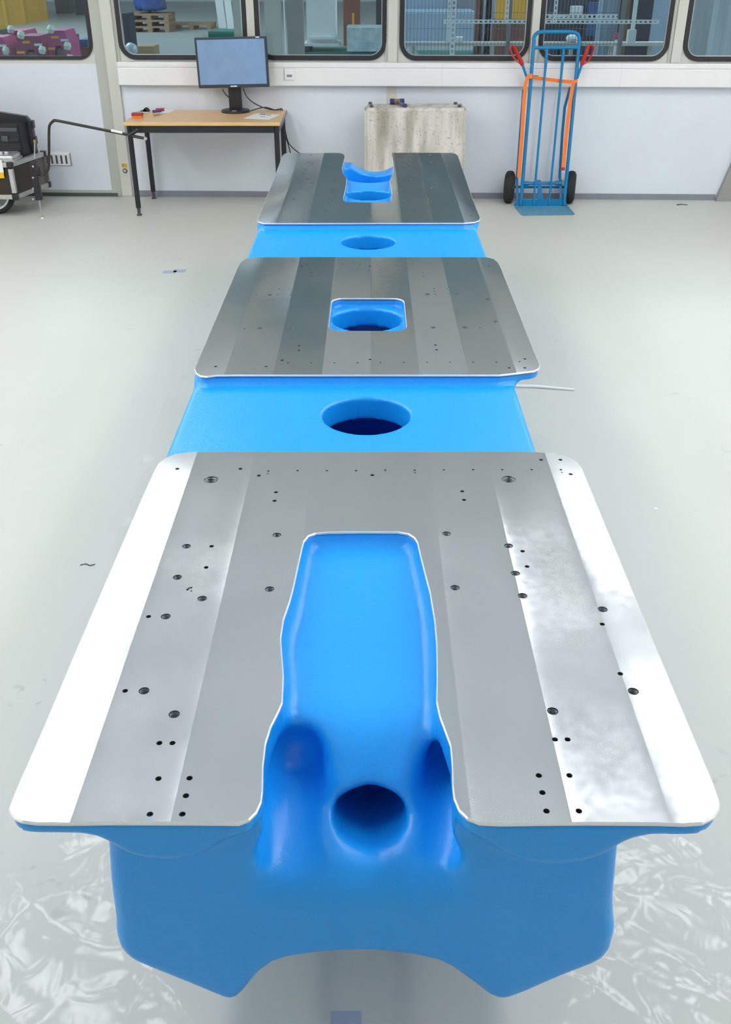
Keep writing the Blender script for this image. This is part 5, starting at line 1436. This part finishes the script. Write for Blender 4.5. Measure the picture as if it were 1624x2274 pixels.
# windows 4 and 5: low wall, cable tray, green lane, strut frame, mesh, blue containers
lane_y0, lane_y1 = floor_y(126), floor_y(112)
MB().span((1.0, lane_y0, 0.0005), (14.0, lane_y1, 0.004)).build('green_floor_lane', 'hall_green', label='green painted floor lane crossing the hall behind the windows', cat='floor marking')
TY = 16.5
a, b = aty(893, 94, TY), aty(1640, 96, TY)
tray = empty('cable_tray', ((a[0] + b[0]) / 2, TY, 0), 'pale cable tray on posts running across the hall', 'cable tray')
MB().span((a[0], TY, a[2] - 0.05), (b[0], TY + 0.2, a[2])).build('tray_channel', 'beige', tray)
for k in range(9):
    xx = a[0] + (b[0] - a[0]) * (0.03 + k * 0.118)
    MB().span((xx, TY + 0.05, 0.0), (xx + 0.06, TY + 0.11, a[2] - 0.05)).build('tray_post', 'beige', tray)
hall_box('white_drum', (1262, 78), (1285, 94.6), TY - 0.02, 0.2, 'hall_white', 'white drum on the cable tray behind the hand truck', 'drum', bev=0.05)
hall_box('small_white_box', (1014, 83), (1029, 95), TY - 0.05, 0.2, 'hall_white', 'small pale box on the cable tray in the fourth window', 'box')
BYY = 24.0
for (p0, p1, lb, m_) in (((880, 30), (1060, 90), 'pale blue container low in the fourth window', 'hall_blue'),):
    hall_box('blue_container', p0, p1, BYY, 2.0, m_, lb, 'container', zfloor=0.0)
hall_box('grey_container', (1010, -60), (1064, 29), BYY + 2.1, 1.2, 'mesh_wire', 'dark grey container above the pale blue one', 'container', zfloor=0.0)
hall_box('blue_sheet_panel', (880, -60), (1004, 29), BYY + 2.2, 0.3, 'hall_blue', 'bluish corrugated wall high in the fourth window', 'wall panel', zfloor=0.0)
for (x0p, x1p, m_, lb) in ((1062, 1070, 'rust', 'thin brown column left of the pale columns'), (1071, 1083, 'hall_blue', 'first pale blue column in the fourth window'), (1083, 1088, 'navy', 'dark gap column in the fourth window'), (1088, 1097, 'hall_blue', 'second pale blue column in the fourth window')):
    hall_box('hall_column', (x0p, -60), (x1p, 90), 22.0, 0.2, m_, lb, 'column', zfloor=0.0)
hall_box('yellow_board', (1108, -60), (1180, 42), 21.0, 0.2, 'hall_yellow', 'yellow machine panel in the fourth window', 'panel')
hall_box('brown_shelf', (1100, 43), (1186, 92), 21.4, 0.4, 'rust', 'brown loaded shelf under the yellow panel', 'shelf', zfloor=0.0)
# perforated strut frame (slots cut through)
STY = 12.2
sf = empty('strut_frame', aty(1010, 120, STY) * np.array([1, 1, 0]), 'perforated galvanised strut frame behind the fourth and fifth windows', 'frame')
def strut(A, B, w_=0.041, slot=0.032, pitch=0.055):
    A = np.array(A, float); B = np.array(B, float); d = B - A; L = np.linalg.norm(d); d /= L
    e = np.cross(d, np.array([0, 1.0, 0])); e /= np.linalg.norm(e)
    m = MB(); ax = [d, e, np.array([0, 1.0, 0])]
    m.box((A + B) / 2 + e * (w_ / 2 - 0.006), (L, 0.012, 0.02), ax); m.box((A + B) / 2 - e * (w_ / 2 - 0.006), (L, 0.012, 0.02), ax)
    n = int(L / pitch)
    for k in range(n + 1):
        m.box(A + d * min(L, k * pitch), (pitch - slot, w_, 0.019), ax)
    return m
u0, u1 = aty(1004, 124, STY), aty(1011.5, -60, STY)
strut((u0[0], STY, 0.0), (u0[0] + 0.0, STY, 2.6), 0.055).build('strut', 'galv', sf)
v0 = aty(995, 92, STY + 1.0); strut((v0[0], STY + 1.0, v0[2]), (v0[0], STY + 1.0, 2.6)).build('strut', 'galv', sf)
MB().span((v0[0] - 0.025, STY + 0.97, v0[2]), (v0[0] + 0.025, STY + 0.985, v0[2] + 0.13)).build('strut_sleeve', 'hall_white', sf)
h0, h1 = aty(988, 48, STY + 0.06), aty(1464, 48.5, STY + 0.06)
strut((h0[0], STY + 0.06, h0[2]), (h1[0], STY + 0.06, h1[2])).build('strut', 'galv', sf)
for xp in (1125, 1232):
    q = aty(xp, 48, STY + 0.12); strut((q[0], STY + 0.12, q[2]), (q[0], STY + 0.12, 2.6)).build('strut', 'galv', sf)
h0, h1 = aty(1211, 37, STY + 0.5), aty(1372, 37, STY + 0.5)
strut((h0[0], STY + 0.5, h0[2]), (h1[0], STY + 0.5, h1[2]), 0.05).build('strut', 'galv', sf)
q = aty(1403, 92, STY + 0.1); MB().span((q[0] - 0.02, STY + 0.1, q[2]), (q[0] + 0.02, STY + 0.14, 2.6)).build('strut', 'galv', sf)
MB().span((q[0] - 0.05, STY + 0.08, q[2] - 0.02), (q[0] + 0.04, STY + 0.16, q[2] + 0.12)).build('strut_foot', 'hall_white', sf)
# wire mesh fence
FYY = 15.2
a, b = aty(880, 90, FYY), aty(1378, 90, FYY)
mf = empty('mesh_fence', ((a[0] + b[0]) / 2, FYY, 0), 'fine grey wire mesh fence behind the strut frame', 'fence')
m = MB()
for xx in np.arange(a[0], b[0], 0.05): m.box((xx, FYY, 1.25), (0.006, 0.006, 2.4))
for zz in np.arange(0.10, 2.45, 0.20): m.box(((a[0] + b[0]) / 2, FYY, zz), (b[0] - a[0], 0.006, 0.006))
o = m.build('wire_mesh', 'mesh_wire', mf); o['kind'] = 'stuff'
for xx in (a[0], (a[0] + b[0]) / 2, b[0]): MB().box((xx, FYY, 1.25), (0.05, 0.05, 2.5)).build('fence_post', 'mesh_wire', mf)
# clutter behind the fence in window 5
for (p0, p1, yy, m_, nm, lb, ct_) in (((1222, -40), (1345, 88), 19.5, 'navy', 'dark_rack', 'dark rack behind the fence in the fifth window', 'rack'),
        ((1345, -40), (1353, 90), 17.5, 'hall_blue', 'hall_column', 'left pale blue column in the fifth window', 'column'),
    ((1357, -40), (1369, 90), 17.4, 'hall_blue', 'hall_column', 'right pale blue column in the fifth window', 'column'),
    ((1372, -40), (1384, 80), 18.0, 'beige', 'pale_curtain', 'pale folded curtain beside the blue columns', 'curtain'),
    ((1386.5, -40), (1392, 82), 17.5, 'card', 'brown_plank', 'brown plank beside the pale curtain', 'plank'),
    ((1392, -40), (1408, 82), 18.6, 'navy', 'dark_locker', 'dark locker behind the strut foot', 'locker'),
    ((1420, -40), (1442, 87), 17.0, 'navy', 'dark_coat_stand', 'dark clothed column at the right of the fifth window', 'column'),
    ((1442, -40), (1480, 100), 19.0, 'hall_blue', 'blue_partition', 'blue-grey partition at the right of the fifth window', 'partition'),
    ((1520, -40), (1572, 94), 14.5, 'curtain', 'strip_curtain', 'pale plastic strip curtain in the last window', 'curtain'),
    ((1576, -40), (1606, 84), 15.5, 'navy', 'dark_machine', 'dark machine behind the strip curtain', 'machine'),
    ((1606, -40), (1660, 104), 15.0, 'curtain', 'grey_partition', 'pale grey partition at the right edge of the picture', 'partition')):
    lowz = None if (p1[1] < 60 or False) else 0.0
    hall_box(nm, p0, p1, yy, 0.35, m_, lb, ct_, zfloor=lowz)

rk = [o for o in bpy.data.objects if o.get('label') == 'dark rack behind the fence in the fifth window'][0]
hall_box('hanging_sheet', (1310, 6), (1338, 80), 19.3, 0.18, 'cloth_blue', None, None, rk)
hall_box('canister', (1272, 14), (1294, 34), 19.25, 0.23, 'hall_white', None, None, rk)
hall_box('shelf_board', (1222, 36), (1345, 38), 19.3, 0.19, 'galv', None, None, rk)
bk = empty('pink_bucket_stand', aty(1372, 90, 16.9) * np.array([1, 1, 0]), 'small pink bucket on a grey stand beside the blue columns', 'bucket')
hall_box('bucket', (1367, 74), (1377, 88), 16.9, 0.1, 'pink', None, None, bk)
hall_box('stand', (1368, 88), (1376, 90), 16.9, 0.1, 'galv', None, None, bk, zfloor=0.0)

# dark pitted mark on the near plate
npl = [o for o in bpy.data.objects if o.get('label', '').startswith('bright milled steel plate')][0]
m = MB()
rr2 = random.Random(3)
for k in range(7):
    cx_, cy_ = 421 + rr2.uniform(-7, 8), 1308 + rr2.uniform(-5, 5)
    q = onz(cx_, cy_, PZ); r0 = rr2.uniform(0.0012, 0.003)
    m.prism([np.array([q[0] + r0 * rr2.uniform(0.6, 1.3) * math.cos(a), q[1] + r0 * rr2.uniform(0.6, 1.3) * math.sin(a), PZ + 0.0002]) for a in np.linspace(0, 5.2, 6)], (0, 0, 0.0003))
m.build('dark_pit_mark', 'dark', npl)
